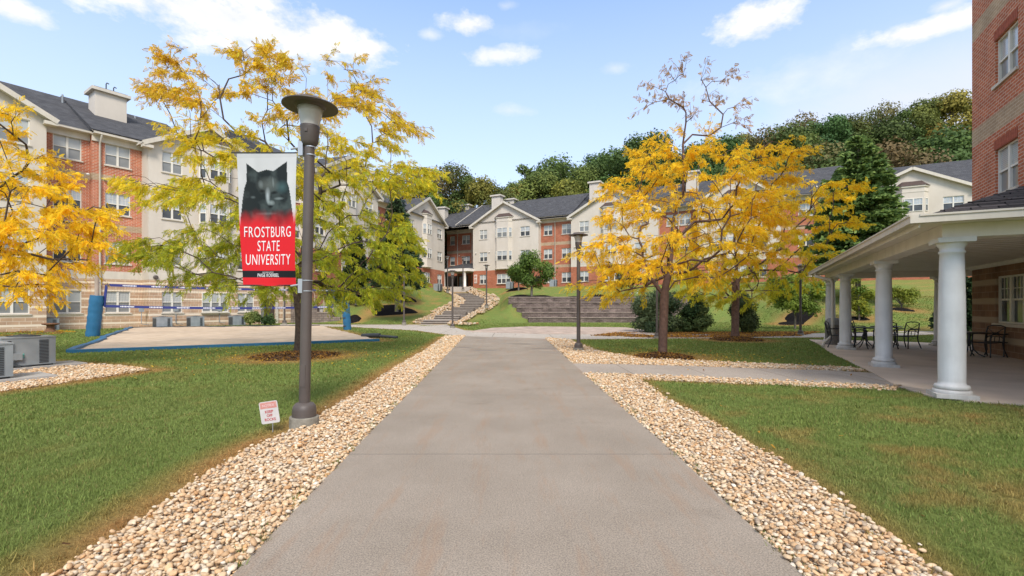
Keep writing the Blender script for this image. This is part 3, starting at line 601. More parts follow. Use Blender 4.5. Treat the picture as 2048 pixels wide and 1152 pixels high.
# ---------------------------------------------------------------- grass blades
def grass():
    V = []; F = []; C = []; off = 0
    T = np.array([[-.5, 0, 0], [.5, 0, 0], [.32, .18, .62], [-.32, .18, .62], [0, .5, 1.0]])
    for (ya, yb, dens, hh, ww) in ((1.7, 3.4, 8500, .036, .0038), (3.4, 5.5, 5600, .038, .0055), (5.5, 9, 2400, .040, .0095), (9, 15, 850, .044, .018), (15, 26, 260, .048, .035), (26, 42, 80, .06, .07)):
        n = int(dens * (yb * yb - ya * ya) * 1.12); Y = np.sqrt(rng.uniform(ya * ya, yb * yb, n)); X = rng.uniform(-1.12, 1.12, n) * Y
        bad = np.zeros(n, bool)
        for p in (PATH, CROSS, PLAZA, SANDP, PATIOP): bad |= inpoly(X, Y, p)
        if yb > 24: bad |= inpoly(X, Y, FAR)
        beds = np.zeros(n, bool)
        for p in (BED_L, BED_R, BED_R2, BED_AC): beds |= inpoly(X, Y, p)
        de = np.full(n, 9.)
        for p in EDGES: de = np.minimum(de, distseg(X, Y, p, True))
        bad |= beds & ((de > .10) | (rng.uniform(0, 1, n) < .55))
        for (mx, my, mz, mr, k, h, l) in MC: bad |= np.hypot(X - mx, Y - my) < mr * .97
        bad |= (distseg(X, Y, STAIR) < 2.2); bad |= (X * .815 - Y * .58 < -41.0)
        bad |= (fbm(X, Y, 6, 21, 2) < .30) & (rng.uniform(0, 1, n) < .8)
        X = X[~bad]; Y = Y[~bad]; n = len(X); d = dryness(X, Y)
        S = np.stack([ww * rng.uniform(.6, 1.4, n), hh * rng.uniform(.3, 1.3, n), hh * rng.uniform(.45, 1.25, n) * (1 - .55 * d)], 1)
        S[:, 2] *= .75 + .6 * fbm(X, Y, 1.7, 11)
        v, _ = inst(T, np.array([[0, 1, 2, 3]]), rotmats(rng.normal(0, .25, n), rng.normal(0, .25, n), rng.uniform(0, 6.28, n)), np.column_stack([X, Y, H(X, Y) - .004]), S)
        o5 = (np.arange(n) * 5)[:, None] + off
        F.append(np.concatenate([o5 + np.array([0, 1, 2]), o5 + np.array([0, 2, 3]), o5 + np.array([3, 2, 4])])); V.append(v); off += len(v)
        c = grasscol(X, Y) * rng.uniform(.80, 1.32, (n, 1)); yl = rng.uniform(0, 1, n) < .07; c[yl] = np.array([.36, .31, .12]) * rng.uniform(.6, 1.1, (yl.sum(), 1))
        C.append(np.repeat(c, 5, 0))
    # taller ragged tufts, thickest along the pebble edges
    n = 5200; Y = np.sqrt(rng.uniform(2.9, 130, n)); X = rng.uniform(-1.12, 1.12, n) * Y; de = np.full(n, 9.)
    for p in EDGES: de = np.minimum(de, distseg(X, Y, p, True))
    ok = (rng.uniform(0, 1, n) < np.where(de < .12, 1, .22)); 
    for p in (PATH, CROSS, SANDP, PATIOP): ok &= ~inpoly(X, Y, p)
    for p in (BED_L, BED_R, BED_R2, BED_AC): ok &= ~(inpoly(X, Y, p) & (de > .16))
    for (mx, my, mz, mr, k, h, l) in MC: ok &= np.hypot(X - mx, Y - my) > mr
    X = np.repeat(X[ok], 14); Y = np.repeat(Y[ok], 14); n = len(X); base = grasscol(X, Y); X = X + rng.normal(0, .022, n); Y = Y + rng.normal(0, .022, n); sc = np.interp(Y, [2, 6, 11], [1, 1.5, 2.4])
    S = np.stack([.0055 * sc * rng.uniform(.6, 1.3, n), .06 * rng.uniform(.3, 1.5, n), .062 * rng.uniform(.5, 1.5, n)], 1)
    v, _ = inst(T, np.array([[0, 1, 2, 3]]), rotmats(rng.normal(0, .4, n), rng.normal(0, .4, n), rng.uniform(0, 6.28, n)), np.column_stack([X, Y, H(X, Y) - .004]), S)
    o5 = (np.arange(n) * 5)[:, None] + off; F.append(np.concatenate([o5 + np.array([0, 1, 2]), o5 + np.array([0, 2, 3]), o5 + np.array([3, 2, 4])])); V.append(v); off += len(v); C.append(np.repeat(base * rng.uniform(.6, 1.3, (n, 1)), 5, 0))
    return setp(np_mesh('lawn_grass', np.concatenate(V), np.concatenate(F), M_leaf('grass_blade', .3, rough=.7, spec=.1), col=np.concatenate(C)), "short green lawn grass with dry tan patches by the pebble beds", 'grass', kind='stuff')
grass()
# weeds growing through the near pebbles
# ---------------------------------------------------------------- volleyball court
S0, S1, S2, S3 = [Vector((p[0], p[1], 0)) for p in SANDP]
def court_pt(u, v): return (S0.lerp(S1, u)).lerp(S3.lerp(S2, u), v)
nu, nv = 40, 70; V = []
for j in range(nv + 1):
    for i in range(nu + 1):
        p = court_pt(i / nu, j / nv); V.append((p.x, p.y, .055 + (fnoise(p.x, p.y, 1.6, 4) - .5) * .06 + (fnoise(p.x, p.y, 5, 6) - .5) * .03))
ii = (np.arange(nv)[:, None] * (nu + 1) + np.arange(nu)[None]).ravel()
setp(np_mesh('sand_court', V, np.stack([ii, ii + 1, ii + 2 + nu, ii + 1 + nu], 1), SAND, smooth=True), kind='structure')
EDGE_N = ["blue rubber edging along the near side of the sand court", "dark edging along the right side of the sand court", "black edging along the far side of the sand court", "blue edging along the left side of the sand court, slightly buckled"]
for k, (a, b_, mt) in enumerate(((S0, S1, BLUE), (S1, S2, None), (S2, S3, GREYD), (S3, S0, BLUE))):
    if mt is None: continue
    mb = MB(); n = 18; prev = None
    for i in range(n + 1):
        p = a.lerp(b_, i / n); q = (p.x + (random.uniform(-.12, .12) if k == 3 and 3 < i < 16 else 0), p.y, .05 + (random.uniform(0, .05) if k == 3 else 0))
        if prev: mb.bar(prev, q, .2, .12)
        prev = q
    setp(mb.build('court_edging', mt), EDGE_N[k], 'edging', 'edging strips of the sand court')
# ================================================================ BUILDINGS
class Frame:
    """facade line: image x where it is known to have s px per metre at two places -> local x along, local y inward"""
    def __init__(s, xa, sa, xb, sb, x_or):
        ya, yb = FPX / sa, FPX / sb; A = Vector(((xa - 1024) / FPX * ya, ya)); B = Vector(((xb - 1024) / FPX * yb, yb))
        s.d = (B - A).normalized(); s.n = Vector((-s.d.y, s.d.x)); s.o = A; s.o = A + s.d * s.u(x_or); s.th = math.atan2(s.d.y, s.d.x)
    def u(s, px, y=0.0):
        r = Vector(((px - 1024) / FPX, 1)); o = s.o + s.n * y; den = r.x * s.d.y - r.y * s.d.x
        return (o.x * r.y - o.y * r.x) / den
    def w(s, u, y, z): p = s.o + s.d * u + s.n * y; return Vector((p.x, p.y, z))
_wc = {}
def win_mesh(w, h, kind, ncol=2):
    key = (round(w, 2), round(h, 2), kind, ncol)
    if key in _wc: return _wc[key]
    f = MB(); g = MB(); fw = .055; d0, d1 = -.03, .05
    f.box(-w / 2, w / 2, d0, d1, 0, fw); f.box(-w / 2, w / 2, d0, d1, h - fw, h); f.box(-w / 2, -w / 2 + fw, d0, d1, fw, h - fw); f.box(w / 2 - fw, w / 2, d0, d1, fw, h - fw)
    cw = w / ncol
    for i in range(1, ncol): f.box(-w / 2 + i * cw - .06, -w / 2 + i * cw + .06, d0 - .004, d1, fw, h - fw)
    zm = h * .5
    for i in range(ncol):
        a = -w / 2 + i * cw + (fw if i == 0 else .06); b_ = -w / 2 + (i + 1) * cw - (fw if i == ncol - 1 else .06)
        f.box(a, b_, d0 + .012, d1 - .005, zm - .028, zm + .028)
        if kind != 'n':
            nv = 3 if (b_ - a) > .45 else 2
            for k in range(1, nv): x = a + (b_ - a) * k / nv; f.box(x - .009, x + .009, .004, .02, zm + .028, h - fw)
            z = (zm + h - fw) / 2; f.box(a, b_, .006, .018, z - .009, z + .009)
        up = {'b': 0, 'm': 1, 'd': 2, 'n': 0, 'r': 1}[kind]; g.quad([(a, .022, zm), (b_, .022, zm), (b_, .022, h - fw), (a, .022, h - fw)], up)
        lo = {'b': 3, 'm': 3, 'd': 2, 'n': 3, 'r': 2}[kind]; g.quad([(a, .034, fw), (b_, .034, fw), (b_, .034, zm), (a, .034, zm)], lo)
    s = MB(); s.box(-w / 2 - .07, w / 2 + .07, -.17, .02, -.09, -.002)
    r = (f.mesh('window', WFRAME), g.mesh('glass_pane', [GL_BLIND, GL_PART, GL_DARK, GL_MID]), s.mesh('sill', TRIM)); _wc[key] = r; return r
def link(name, me, parent, loc=(0, 0, 0), rz=0):
    o = bpy.data.objects.new(name, me); COL.objects.link(o); o.parent = parent; o.location = loc; o.rotation_euler = (0, 0, rz); return o
def window(parent, u, y, z, w, h, kind, ncol=2, rz=0, sill=True):
    f, g, s = win_mesh(w, h, kind, ncol); o = link('window', f, parent, (u, y, z), rz); link('glass_pane', g, o)
    if sill: link('sill', s, o)
    return o
def wall(mb, u0, u1, y, z0, z1, bands, wins, rev=.12, mrev=0):
    """front wall in plane y with window holes; bands=[(z0,z1,mat index)]"""
    us = sorted({u0, u1} | {v for w_ in wins for v in (w_[0] - w_[2] / 2, w_[0] + w_[2] / 2)}); zs = sorted({z0, z1} | {b_[0] for b_ in bands if z0 < b_[0] < z1} | {v for w_ in wins for v in (w_[1], w_[1] + w_[3])})
    us = [u for u in us if u0 <= u <= u1]; zs = [z for z in zs if z0 <= z <= z1]
    bm_ = lambda z: next((b_[2] for b_ in bands if b_[0] <= z < b_[1]), 0)
    for i in range(len(us) - 1):
        for j in range(len(zs) - 1):
            uc, zc = (us[i] + us[i + 1]) / 2, (zs[j] + zs[j + 1]) / 2
            if any(abs(uc - w_[0]) < w_[2] / 2 and w_[1] < zc < w_[1] + w_[3] for w_ in wins): continue
            mb.quad([(us[i], y, zs[j]), (us[i + 1], y, zs[j]), (us[i + 1], y, zs[j + 1]), (us[i], y, zs[j + 1])], bm_(zc))
    for (uc, z, w_, h) in [w_[:4] for w_ in wins]:
        a, b_, t = uc - w_ / 2, uc + w_ / 2, z + h; m_ = bm_(z + h / 2)
        mb.quad([(a, y, z), (a, y, t), (a, y + rev, t), (a, y + rev, z)], m_); mb.quad([(b_, y, z), (b_, y + rev, z), (b_, y + rev, t), (b_, y, t)], m_)
        mb.quad([(a, y, t), (b_, y, t), (b_, y + rev, t), (a, y + rev, t)], m_); mb.quad([(a, y, z), (a, y + rev, z), (b_, y + rev, z), (b_, y, z)], m_)
def sides(mb, u0, u1, y, yb, z0, z1, bands):
    zs = sorted({z0, z1} | {b_[0] for b_ in bands if z0 < b_[0] < z1})
    for j in range(len(zs) - 1):
        zc = (zs[j] + zs[j + 1]) / 2; m_ = next((b_[2] for b_ in bands if b_[0] <= zc < b_[1]), 0)
        mb.quad([(u0, yb, zs[j]), (u0, y, zs[j]), (u0, y, zs[j + 1]), (u0, yb, zs[j + 1])], m_); mb.quad([(u1, y, zs[j]), (u1, yb, zs[j]), (u1, yb, zs[j + 1]), (u1, y, zs[j + 1])], m_)
        mb.quad([(u1, yb, zs[j]), (u0, yb, zs[j]), (u0, yb, zs[j + 1]), (u1, yb, zs[j + 1])], m_)
def wing(B, u0, u1, y, ze, zb, bands, rows, cols, gable=None, mats=None, depth=14, bay=None, style=None, pitch=.55, ridge_b=8.0, main_y=0.0, downs=(), lamps=()):
    """one stretch of a building front. rows=[(sill, h, kind)], cols=[(u,w,ncol)], gable=(uc, zp)"""
    wins = [(c[0], r[0], c[1], r[1]) for r in rows for c in cols]
    mb = MB(); ztop = ze; bay_rows = []
    wall(mb, u0, u1, y, zb, ztop, bands, wins); sides(mb, u0, u1, y, depth, zb, ztop, bands)
    if gable:
        uc, zp = gable; gm = bands[-1][2]
        mb.add([(u0, y, ze), (u1, y, ze), (uc, y, zp)], [(0, 1, 2)], gm)
    mb.build('wall', mats, B)
    for r in rows:
        for c in cols:
            k = r[2]
            if k == 'v': k = random.choice('bmmr')
            window(B, c[0], y + .09, r[0], c[1], r[1], k, c[2])
    if gable:
        uc, zp = gable; ov = .45; hl = uc - u0; sl = (zp - ze) / hl; zf = ze - ov * sl; th = .16; yf = y - .45
        ym = main_y - .45 + (zp - (ze - .1)) / pitch + .2; ye = main_y - .4
        t = MB()
        for s_, ux in ((-1, u0 - ov), (1, u1 + ov)):
            q = [(ux, yf, zf + th), (uc, yf, zp + th), (uc, ym, zp + th), (ux, ye, zf + th)]
            t.quad(q if s_ > 0 else q[::-1], 0); q2 = [(p[0], p[1], p[2] - .12) for p in q]; t.quad(q2[::-1] if s_ > 0 else q2, 1)
            t.quad([(ux, yf, zf + th - .12), (ux, yf, zf + th), (ux, ye, zf + th), (ux, ye, zf + th - .12)], 1)
        t.build('gable_roof', [SHINGLE, TRIM], B)
        t = MB()
        for ux in (u0 - ov, u1 + ov):
            a = Vector((ux, yf - .015, zf + th - .14)); b_ = Vector((uc, yf - .015, zp + th - .14)); t.bar(a, b_, .05, .30)
            t.bar(a + Vector((0, .22, -.1)), b_ + Vector((0, .22, -.1)), .4, .05)
            sg = 1 if ux > uc else -1; t.box(min(ux, ux - sg * .62), max(ux, ux - sg * .62), yf, y + .0, zf - .22, zf - .02)
        t.build('rake_trim', TRIM, B)
    else:
        t = MB(); t.box(u0, u1, y - .40, y - .002, ze - .02, ze + .08); t.box(u0, u1, y - .09, y - .003, ze - .42, ze - .02); t.build('soffit', TRIM, B)
        g = MB(); g.box(u0, u1, y - .54, y - .40, ze + .0, ze + .14); g.build('gutter', TRIM, B)
    for du in downs:
        g = MB(); g.tube([(du, y - .46, ze + .02), (du, y - .46, ze - .15), (du, y - .1, ze - .5), (du, y - .1, zb + .3)], .06, 8); g.build('downspout', TRIM, B)
    for (lu, lz) in lamps:
        g = MB(); g.lathe([(.02, .1), (.09, .06), (.10, -.02), (.0, -.05)], 12, (lu, y - .12, lz)); g.box(lu - .04, lu + .04, y - .1, y, lz, lz + .06); g.build('wall_light', WHITE, B)
    if bay:
        buc, z0, z1, rws, wf, hood = bay; dp = .55; sd = .45
        poly = [(buc - wf / 2 - sd, y + .02), (buc - wf / 2, y - dp), (buc + wf / 2, y - dp), (buc + wf / 2 + sd, y + .02)]
        e = .12
        po = [(buc - wf / 2 - sd - e, y + .01), (buc - wf / 2 - e * .6, y - dp - e), (buc + wf / 2 + e * .6, y - dp - e), (buc + wf / 2 + sd + e, y + .01)]
        m_ = MB(); m_.prism(poly, z0, z1, 0); m_.prism([(buc + (p[0] - buc) * 1.03, p[1] - .03) for p in poly], z1 - .55, z1 - .45, 1); m_.prism(po, z0 - .1, z0, 1); bo = m_.build('bay', [STUCCO, TRIM], B)
        m_ = MB(); m_.prism(po, z1, z1 + .16, 0)
        top = [(buc - wf / 2 + .1, y - .002, z1 + .75), (buc + wf / 2 - .1, y - .002, z1 + .75)]; lo = [(p[0] * 1 + (p[0] - buc) * .06, p[1] - .05, z1 + .16) for p in po]
        lo[0] = (lo[0][0], y - .002, lo[0][2]); lo[3] = (lo[3][0], y - .002, lo[3][2])
        m_.add([lo[0], lo[1], lo[2], lo[3], top[1], top[0]], [(0, 1, 5), (1, 2, 4, 5), (2, 3, 4), (3, 2, 1, 0)], 1); m_.build('hood', [TRIM, M('hood_roof', (.10, .065, .055), (.07, .05, .045), scale=8) if 'hood_roof' not in MATS else MATS['hood_roof']], bo)
        for (zs, hh, kd) in rws:
            if kd == 'v': kd = random.choice('bmr')
            window(B, buc, y - dp - .035, zs, wf * .86, hh, kd, 2, sill=False)
            a = math.atan2(dp, sd)
            for s_ in (-1, 1):
                window(B, buc + s_ * (wf / 2 + sd / 2 + .025), y - dp / 2 - .03, zs, .5, hh, kd, 1, rz=s_ * a, sill=False)
def main_roof(B, u0, u1, ye, ze, pitch, rb, depth, rake=(0, 0)):
    zr = ze + (rb + .45) * pitch; t = MB(); th = .1
    q = [(u0, ye - .45, ze + .12), (u1, ye - .45, ze + .12), (u1, rb, zr + .12), (u0, rb, zr + .12)]; t.quad(q, 0); t.quad([(p[0], p[1], p[2] - th) for p in q[::-1]], 1)
    yb = 2 * rb + .45; q = [(u1, yb, ze + .12), (u0, yb, ze + .12), (u0, rb, zr + .12), (u1, rb, zr + .12)]; t.quad(q, 0)
    for u in (u0, u1): t.add([(u, ye - .45, ze + .1), (u, yb, ze + .1), (u, rb, zr + .1)], [(0, 1, 2)], 0)
    o = t.build('roof', [SHINGLE, TRIM], B)
    if rake[0] or rake[1]:
        g = MB()
        for u, k in ((u0, rake[0]), (u1, rake[1])):
            if k: g.bar((u, ye - .47, ze + .06), (u, rb, zr + .06), .08, .24)
        g.build('rake_trim', TRIM, o)
    return o, zr
def chimney(roof, u, y, z0, z1, w=1.5, d=1.1, pipes=False):
    m_ = MB(); m_.box(u - w / 2, u + w / 2, y - d / 2, y + d / 2, z0, z1 - .3)
    o = m_.build('chimney', STUCCO, roof); 
    m_ = MB(); e = .22; m_.box(u - w / 2 - e, u + w / 2 + e, y - d / 2 - e, y + d / 2 + e, z1 - .3, z1 - .08, 0); m_.box(u - w / 2 - .05, u + w / 2 + .05, y - d / 2 - .05, y + d / 2 + .05, z1 - .08, z1 + .0, 1)
    if pipes:
        for k, (dx, hh) in enumerate(((-.1, .75), (.35, .6))): m_.tube([(u + dx, y, z1), (u + dx, y, z1 + hh - .1), (u + dx + .05, y, z1 + hh), (u + dx + .18, y, z1 + hh - .05)], .04, 6, 1)
    cap = m_.build('chimney_cap', [TRIM, GREYD], roof)
    return o
def vent_pipe(roof, u, y, z, h=.7):
    m_ = MB(); m_.tube([(u, y, z - .3), (u, y, z + h)], .06, 8); m_.build('vent_pipe', GREYM, roof)
# ---------------------------------------------------------------- building A (left)
FA = Frame(135, 30.6, 424, 24.9, 303); 
BA = empty('residence_hall', (FA.o.x, FA.o.y, 0), FA.th, "large left-hand hall with banded stone ground floor, red brick and cream gable fronts", 'building')
# materials index: 0 stone 1 trim 2 brick 3 buff 4 stucco
MA = [STONE, TRIM, BRICK, BUFF, STUCCO]
bA_br = [(-1, 3.42, 0), (3.42, 3.95, 1), (3.95, 6.78, 2), (6.78, 7.22, 3), (7.22, 10.12, 2), (10.12, 10.56, 3), (10.56, 13.2, 2)]
bA_st = [(-1, 3.42, 0), (3.42, 3.95, 1), (3.95, 16, 4)]
rowsA = [(1.08, 1.5, 'n'), (4.5, 1.5, 'v'), (7.9, 1.5, 'r'), (11.28, 1.5, 'n')]
rowsA_t = rowsA
yS, yB, yB1 = -1.25, 0.0, .4
uc = lambda x, y=0: FA.u(x, y)
uL = uc(93, yS + 0)
wing(BA, uL - 10.4, uL, yS, 13.15, -.5, bA_st, rowsA, [(uc(24, yS), 1.5, 2), (uL - 9, 1.5, 2)], gable=(uL - 5.2, 15.9), mats=MA)
uM = uc(183, yB); uR0 = uc(285, yB)
u_lead = FA.u(93, yB1)
wing(BA, uL, uM, yB1, 13.15, -.5, bA_br, rowsA, [(uc(135, yB1), 1.42, 2)], mats=MA)
wing(BA, uM, uR0 + .8, yB, 13.15, -.5, bA_br, rowsA, [(uc(236, yB), 1.42, 2)], mats=MA, downs=(uc(200, yB - .1),), lamps=((uc(209, yB), 10.2), (uc(171, yB1), 10.35)))
uG0 = uc(297, yS); uG1 = uG0 + 7.9
wing(BA, uG0, uG1, yS, 13.15, -.5, bA_st, rowsA, [(uc(345, yS), 1.3, 2), (uG1 - 1.2, 1.3, 2)], gable=(uG0 + 3.95, 15.3), mats=MA,
     bay=(uG0 + 4.35, 4.1, 13.95, [(4.5, 1.5, 'r'), (7.9, 1.5, 'r'), (11.28, 1.5, 'r')], 1.45, 1))
window(BA, uG0 + 4.35, yS - .035, 1.08, 1.9, 1.5, 'n', 3)
wing(BA, uG1, uG1 + 7.5, .3, 13.15, -.5, bA_br, [rowsA[1], rowsA[2], rowsA[3]], [(uG1 + 4.5, 1.4, 2)], mats=MA, downs=(FA.u(567, .2),))
r1, zrA = main_roof(BA, uL - 16, uM - .1, .3, 13.15, .55, 7.0, 14)
r2, zrA = main_roof(BA, uM - .1, uG0 + 3.95, -.1, 13.25, .55, 7.0, 14)
main_roof(BA, uG1 - .3, uG1 + 7.9, .3, 13.15, .4, 1.7, 3)
chimney(r2, FA.u(213, 4.6), 4.3, 14.6, 17.75, 1.9, 1.5, pipes=True); vent_pipe(r2, FA.u(125, 5.5), 5.5, 16.4); vent_pipe(r2, FA.u(270, 6), 6, 16.6, .5)
# arched passage beside the gable
ar = MB(); a0 = FA.u(526, .3) ; a1 = FA.u(549, .25); ra = (a1 - a0) / 2; cu = (a0 + a1) / 2
arch = [(cu + ra * math.cos(t), 1.75 + ra * .95 * math.sin(t)) for t in np.linspace(math.pi, 0, 13)]
pts = [(a0, 0.0)] + arch + [(a1, 0.0)]; e = .28
pts2 = [(a0 - e, 0.0)] + [(cu + (ra + e) * math.cos(t), 1.75 + (ra * .95 + e) * math.sin(t)) for t in np.linspace(math.pi, 0, 13)] + [(a1 + e, 0.0)]
for i in range(len(pts) - 1):
    ar.quad([(pts[i][0], .12, pts[i][1]), (pts2[i][0], .12, pts2[i][1]), (pts2[i + 1][0], .12, pts2[i + 1][1]), (pts[i + 1][0], .12, pts[i + 1][1])], 0)
    ar.quad([(pts2[i][0], .3, pts2[i][1]), (pts2[i][0], .12, pts2[i][1]), (pts2[i + 1][0], .12, pts2[i + 1][1]), (pts2[i + 1][0], .3, pts2[i + 1][1])], 0)
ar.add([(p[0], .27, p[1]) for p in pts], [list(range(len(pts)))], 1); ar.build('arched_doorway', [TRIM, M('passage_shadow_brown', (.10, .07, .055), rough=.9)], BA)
vb = MB(); vb.lathe([(.0, 0), (.15, 0), (.15, .12), (.1, .14)], 14, (0, 0, 0)); vo = vb.build('wall_vent', BRONZE, BA, loc=(uc(311, yS), yS, 3.6)); vo.rotation_euler = (R(90), 0, 0)
# ---------------------------------------------------------------- building B (middle left) and C (centre to right)
MU = [BRICK_FAR, TRIM, BRICK_FAR, BUFF, STUCCO]
b_br = [(-1, 7.1, 0), (7.1, 7.5, 3), (7.5, 10.35, 2), (10.35, 10.8, 3), (10.8, 14.1, 2)]
b_st = [(-1, 7.0, 0), (7.0, 7.2, 1), (7.2, 18, 4)]
rowsU = [(4.95, 1.42, 'r'), (8.4, 1.42, 'r'), (11.85, 1.42, 'v')]
FB = Frame(690, 18.7, 853, 13.87, 813); ub = FB.u
BB = empty('residence_hall', (FB.o.x, FB.o.y, 0), FB.th, "middle-left hall on the slope, two cream gables over red brick, behind the spruce", 'building')
g2 = (ub(813), ub(889)); g1 = (ub(620, -1) , ub(756, -1)); mid2 = sum(g2) / 2; mid1 = sum(g1) / 2
wing(BB, g2[0], g2[1], 0, 14.1, 0, b_st, rowsU, [(g2[0] + 1.4, 1.3, 2), (g2[1] - 1.7, 1.5, 2)], gable=(mid2, 17.1), mats=MU, bay=(mid2 - .3, 7.2, 14.6, rowsU[1:], 1.5, 1))
window(BB, mid2 - .3, -.035, 4.95, 2.0, 1.42, 'r', 3)
wing(BB, g1[0], g1[1], -1, 14.1, 0, b_st, rowsU, [(g1[0] + 1.4, 1.3, 2), (g1[1] - 1.7, 1.5, 2)], gable=(mid1, 17.1), mats=MU, bay=(mid1 - .1, 7.2, 14.6, rowsU[1:], 1.5, 1))
window(BB, mid1, -1.035, 4.95, 2.0, 1.42, 'r', 3)
wing(BB, g1[1], g2[0], .6, 14.1, 0, b_br, rowsU, [((g1[1] + g2[0]) / 2 - 1.9, 1.3, 2), ((g1[1] + g2[0]) / 2 + 1.9, 1.3, 2)], mats=MU, downs=((g1[1] + g2[0]) / 2,))
r, zr = main_roof(BB, g1[0] - 1, g2[1] + 6.5, .15, 14.1, .55, 7.6, 14)
chimney(r, ub(738, 5), 4.4, 15.5, 19.2, 1.6, 1.5); chimney(r, ub(872, 5), 3.6, 16, 18.6, 1.4, 1.2); chimney(r, ub(771, 6), 6, 16, 19.0, 1.3, 1.1)
FC = Frame(1005, 13.26, 1610, 17.8, 946); u_ = FC.u
BC = empty('residence_hall', (FC.o.x, FC.o.y, 0), FC.th, "long far hall across the hilltop with cream gables, brick bays and the entrance canopy", 'building')
c1 = (0.0, u_(1077)); c3 = (u_(1142), u_(1316)); c5 = (u_(1395), u_(1562))
def gab(g, zp, y=0, F_=FC, B_=BC):
    m_ = sum(g) / 2
    wing(B_, g[0], g[1], y, 14.05, 2.5, b_st, rowsU, [(g[0] + 1.9, 1.35, 2), (g[1] - 2.2, 1.55, 2)], gable=(m_, zp), mats=MU, bay=(m_ - .1, 7.2, 14.75, rowsU[1:], 2.0, 1), lamps=((g[0] + .6, 9.75), (g[0] + 3.0, 9.8)))
    window(B_, m_ - .1, y - .035, 4.95, 2.3, 1.42, 'r', 3)
gab(c1, 17.15); gab(c3, 17.3); gab(c5, 17.3)
wing(BC, c1[1], c3[0], .9, 14.05, 2.5, b_br, rowsU, [(u_(1096, .9), 1.35, 2), (u_(1133, .9), 1.45, 2)], mats=MU, downs=(u_(1110, .8),))
wing(BC, c3[1], c5[0], .9, 14.05, 2.5, b_br, rowsU, [(c3[1] + 1.6, 1.4, 2), (c5[0] - 1.6, 1.4, 2)], mats=MU, downs=((c3[1] + c5[0]) / 2,))
ue = u_(1690, .9)
wing(BC, c5[1], ue, .9, 14.05, 2.5, b_br, rowsU, [(u_(1612, .9), 1.5, 2), (u_(1668, .9), 1.5, 2)], mats=MU, downs=(u_(1640, .8),))
# recessed entrance block between halls
e0 = -4.2
wing(BC, e0 - 3.2, 0, 3.4, 14.05, 2.5, b_br, rowsU[1:], [(u_(932, 3.4), 1.55, 2), (u_(905, 3.4), .95, 1), (u_(886, 3.4), .7, 1)], mats=MU, downs=(u_(944, 3.3), u_(915, 3.3)), lamps=((u_(919, 3.4), 9.9),))
rA, zr = main_roof(BC, -10.5, ue + 1.2, .45, 14.05, .55, 8.0, 14)
rB, zr2 = main_roof(BC, -3.2, c3[0], .35, 14.3, .55, 8.0, 14, rake=(1, 0))
for px, dy, z0, z1, w_ in ((995, 4.6, 16, 19.6, 1.55), (1022, 7.6, 17.5, 19.5, 1.6), (932, 7.9, 17.5, 19.5, 1.8), (1191, 4.6, 16, 19.75, 1.5), (1209, 6.5, 16, 19.0, 1.2), (1385, 5, 16, 19.6, 1.5)):
    chimney(rA, u_(px, dy), dy, z0, z1, w_, 1.1)
for px in (1060, 1100, 1130, 1590): vent_pipe(rA, u_(px, 5), 5, 16.8, .6)
for px in (1640,): g = MB(); g.bar((u_(1633, 2.0), 2.0, 15.3), (u_(1648, -.3), -.3, 13.6), .12, .12); g.build('roof_flashing', TRIM, rA)
# entrance canopy
cv = empty('entrance_canopy', (0, 0, 0)); cv.parent = BC
cz = 7.35; m_ = MB(); x0, x1, y0, y1 = -5.0, .2, -1.6, 3.3
m_.add([(x0, y0, cz), (x1, y0, cz), (x1, y1, cz), (x0, y1, cz), (x0 + 1.3, y1 - .6, cz + 1.15), (x1 - 1.2, y1 - .6, cz + 1.15)], [(0, 1, 5, 4), (1, 2, 5), (0, 4, 3), (4, 5, 2, 3)], 0); m_.build('canopy_roof', MATS['roof_shingle'], cv)
m_ = MB(); m_.box(x0, x1, y0, y1, cz - .42, cz - .005); m_.build('canopy_fascia', WHITE, cv)
for cx in (x0 + .35, x1 - .9):
    m_ = MB(); m_.lathe([(.3, 0), (.3, .25), (.22, .3), (.19, cz - 4.75), (.27, cz - 4.68), (.27, cz - 4.62)], 16, (cx, y0 + .35, 4.2)); m_.build('column', WHITE, cv)
DOORG = M('entrance_dark', (.035, .03, .028), (.05, .04, .038), rough=.3)
m_ = MB(); 
for (xa, xb, yy) in ((-7.2, -5.3, 3.34), (-2.4, -.2, 3.34)): m_ = MB(); m_.box(xa, xb, yy, yy + .05, 4.2, 6.6); m_.build('entrance_glazing', DOORG, BC)
m_ = MB(); m_.box(-4.95, -3.1, 3.28, 3.36, 4.2, 6.6); dr_ = m_.build('door', BRONZE, BC)
m_ = MB(); m_.box(-4.75, -4.15, 3.24, 3.27, 4.6, 6.4); m_.box(-3.95, -3.3, 3.24, 3.27, 4.6, 6.4); m_.build('door_glass', GL_PART, dr_)
m_ = MB(); m_.box(.25, .75, -.07, -.012, 5.1, 6.4, 0); m_.box(.3, .7, -.08, -.07, 5.2, 5.75, 1); m_.box(.3, .7, -.08, -.07, 5.85, 6.3, 1); m_.build('notice_board', [WHITE, M('notice_print', (.45, .12, .08), (.6, .5, .4), scale=9)], BC)
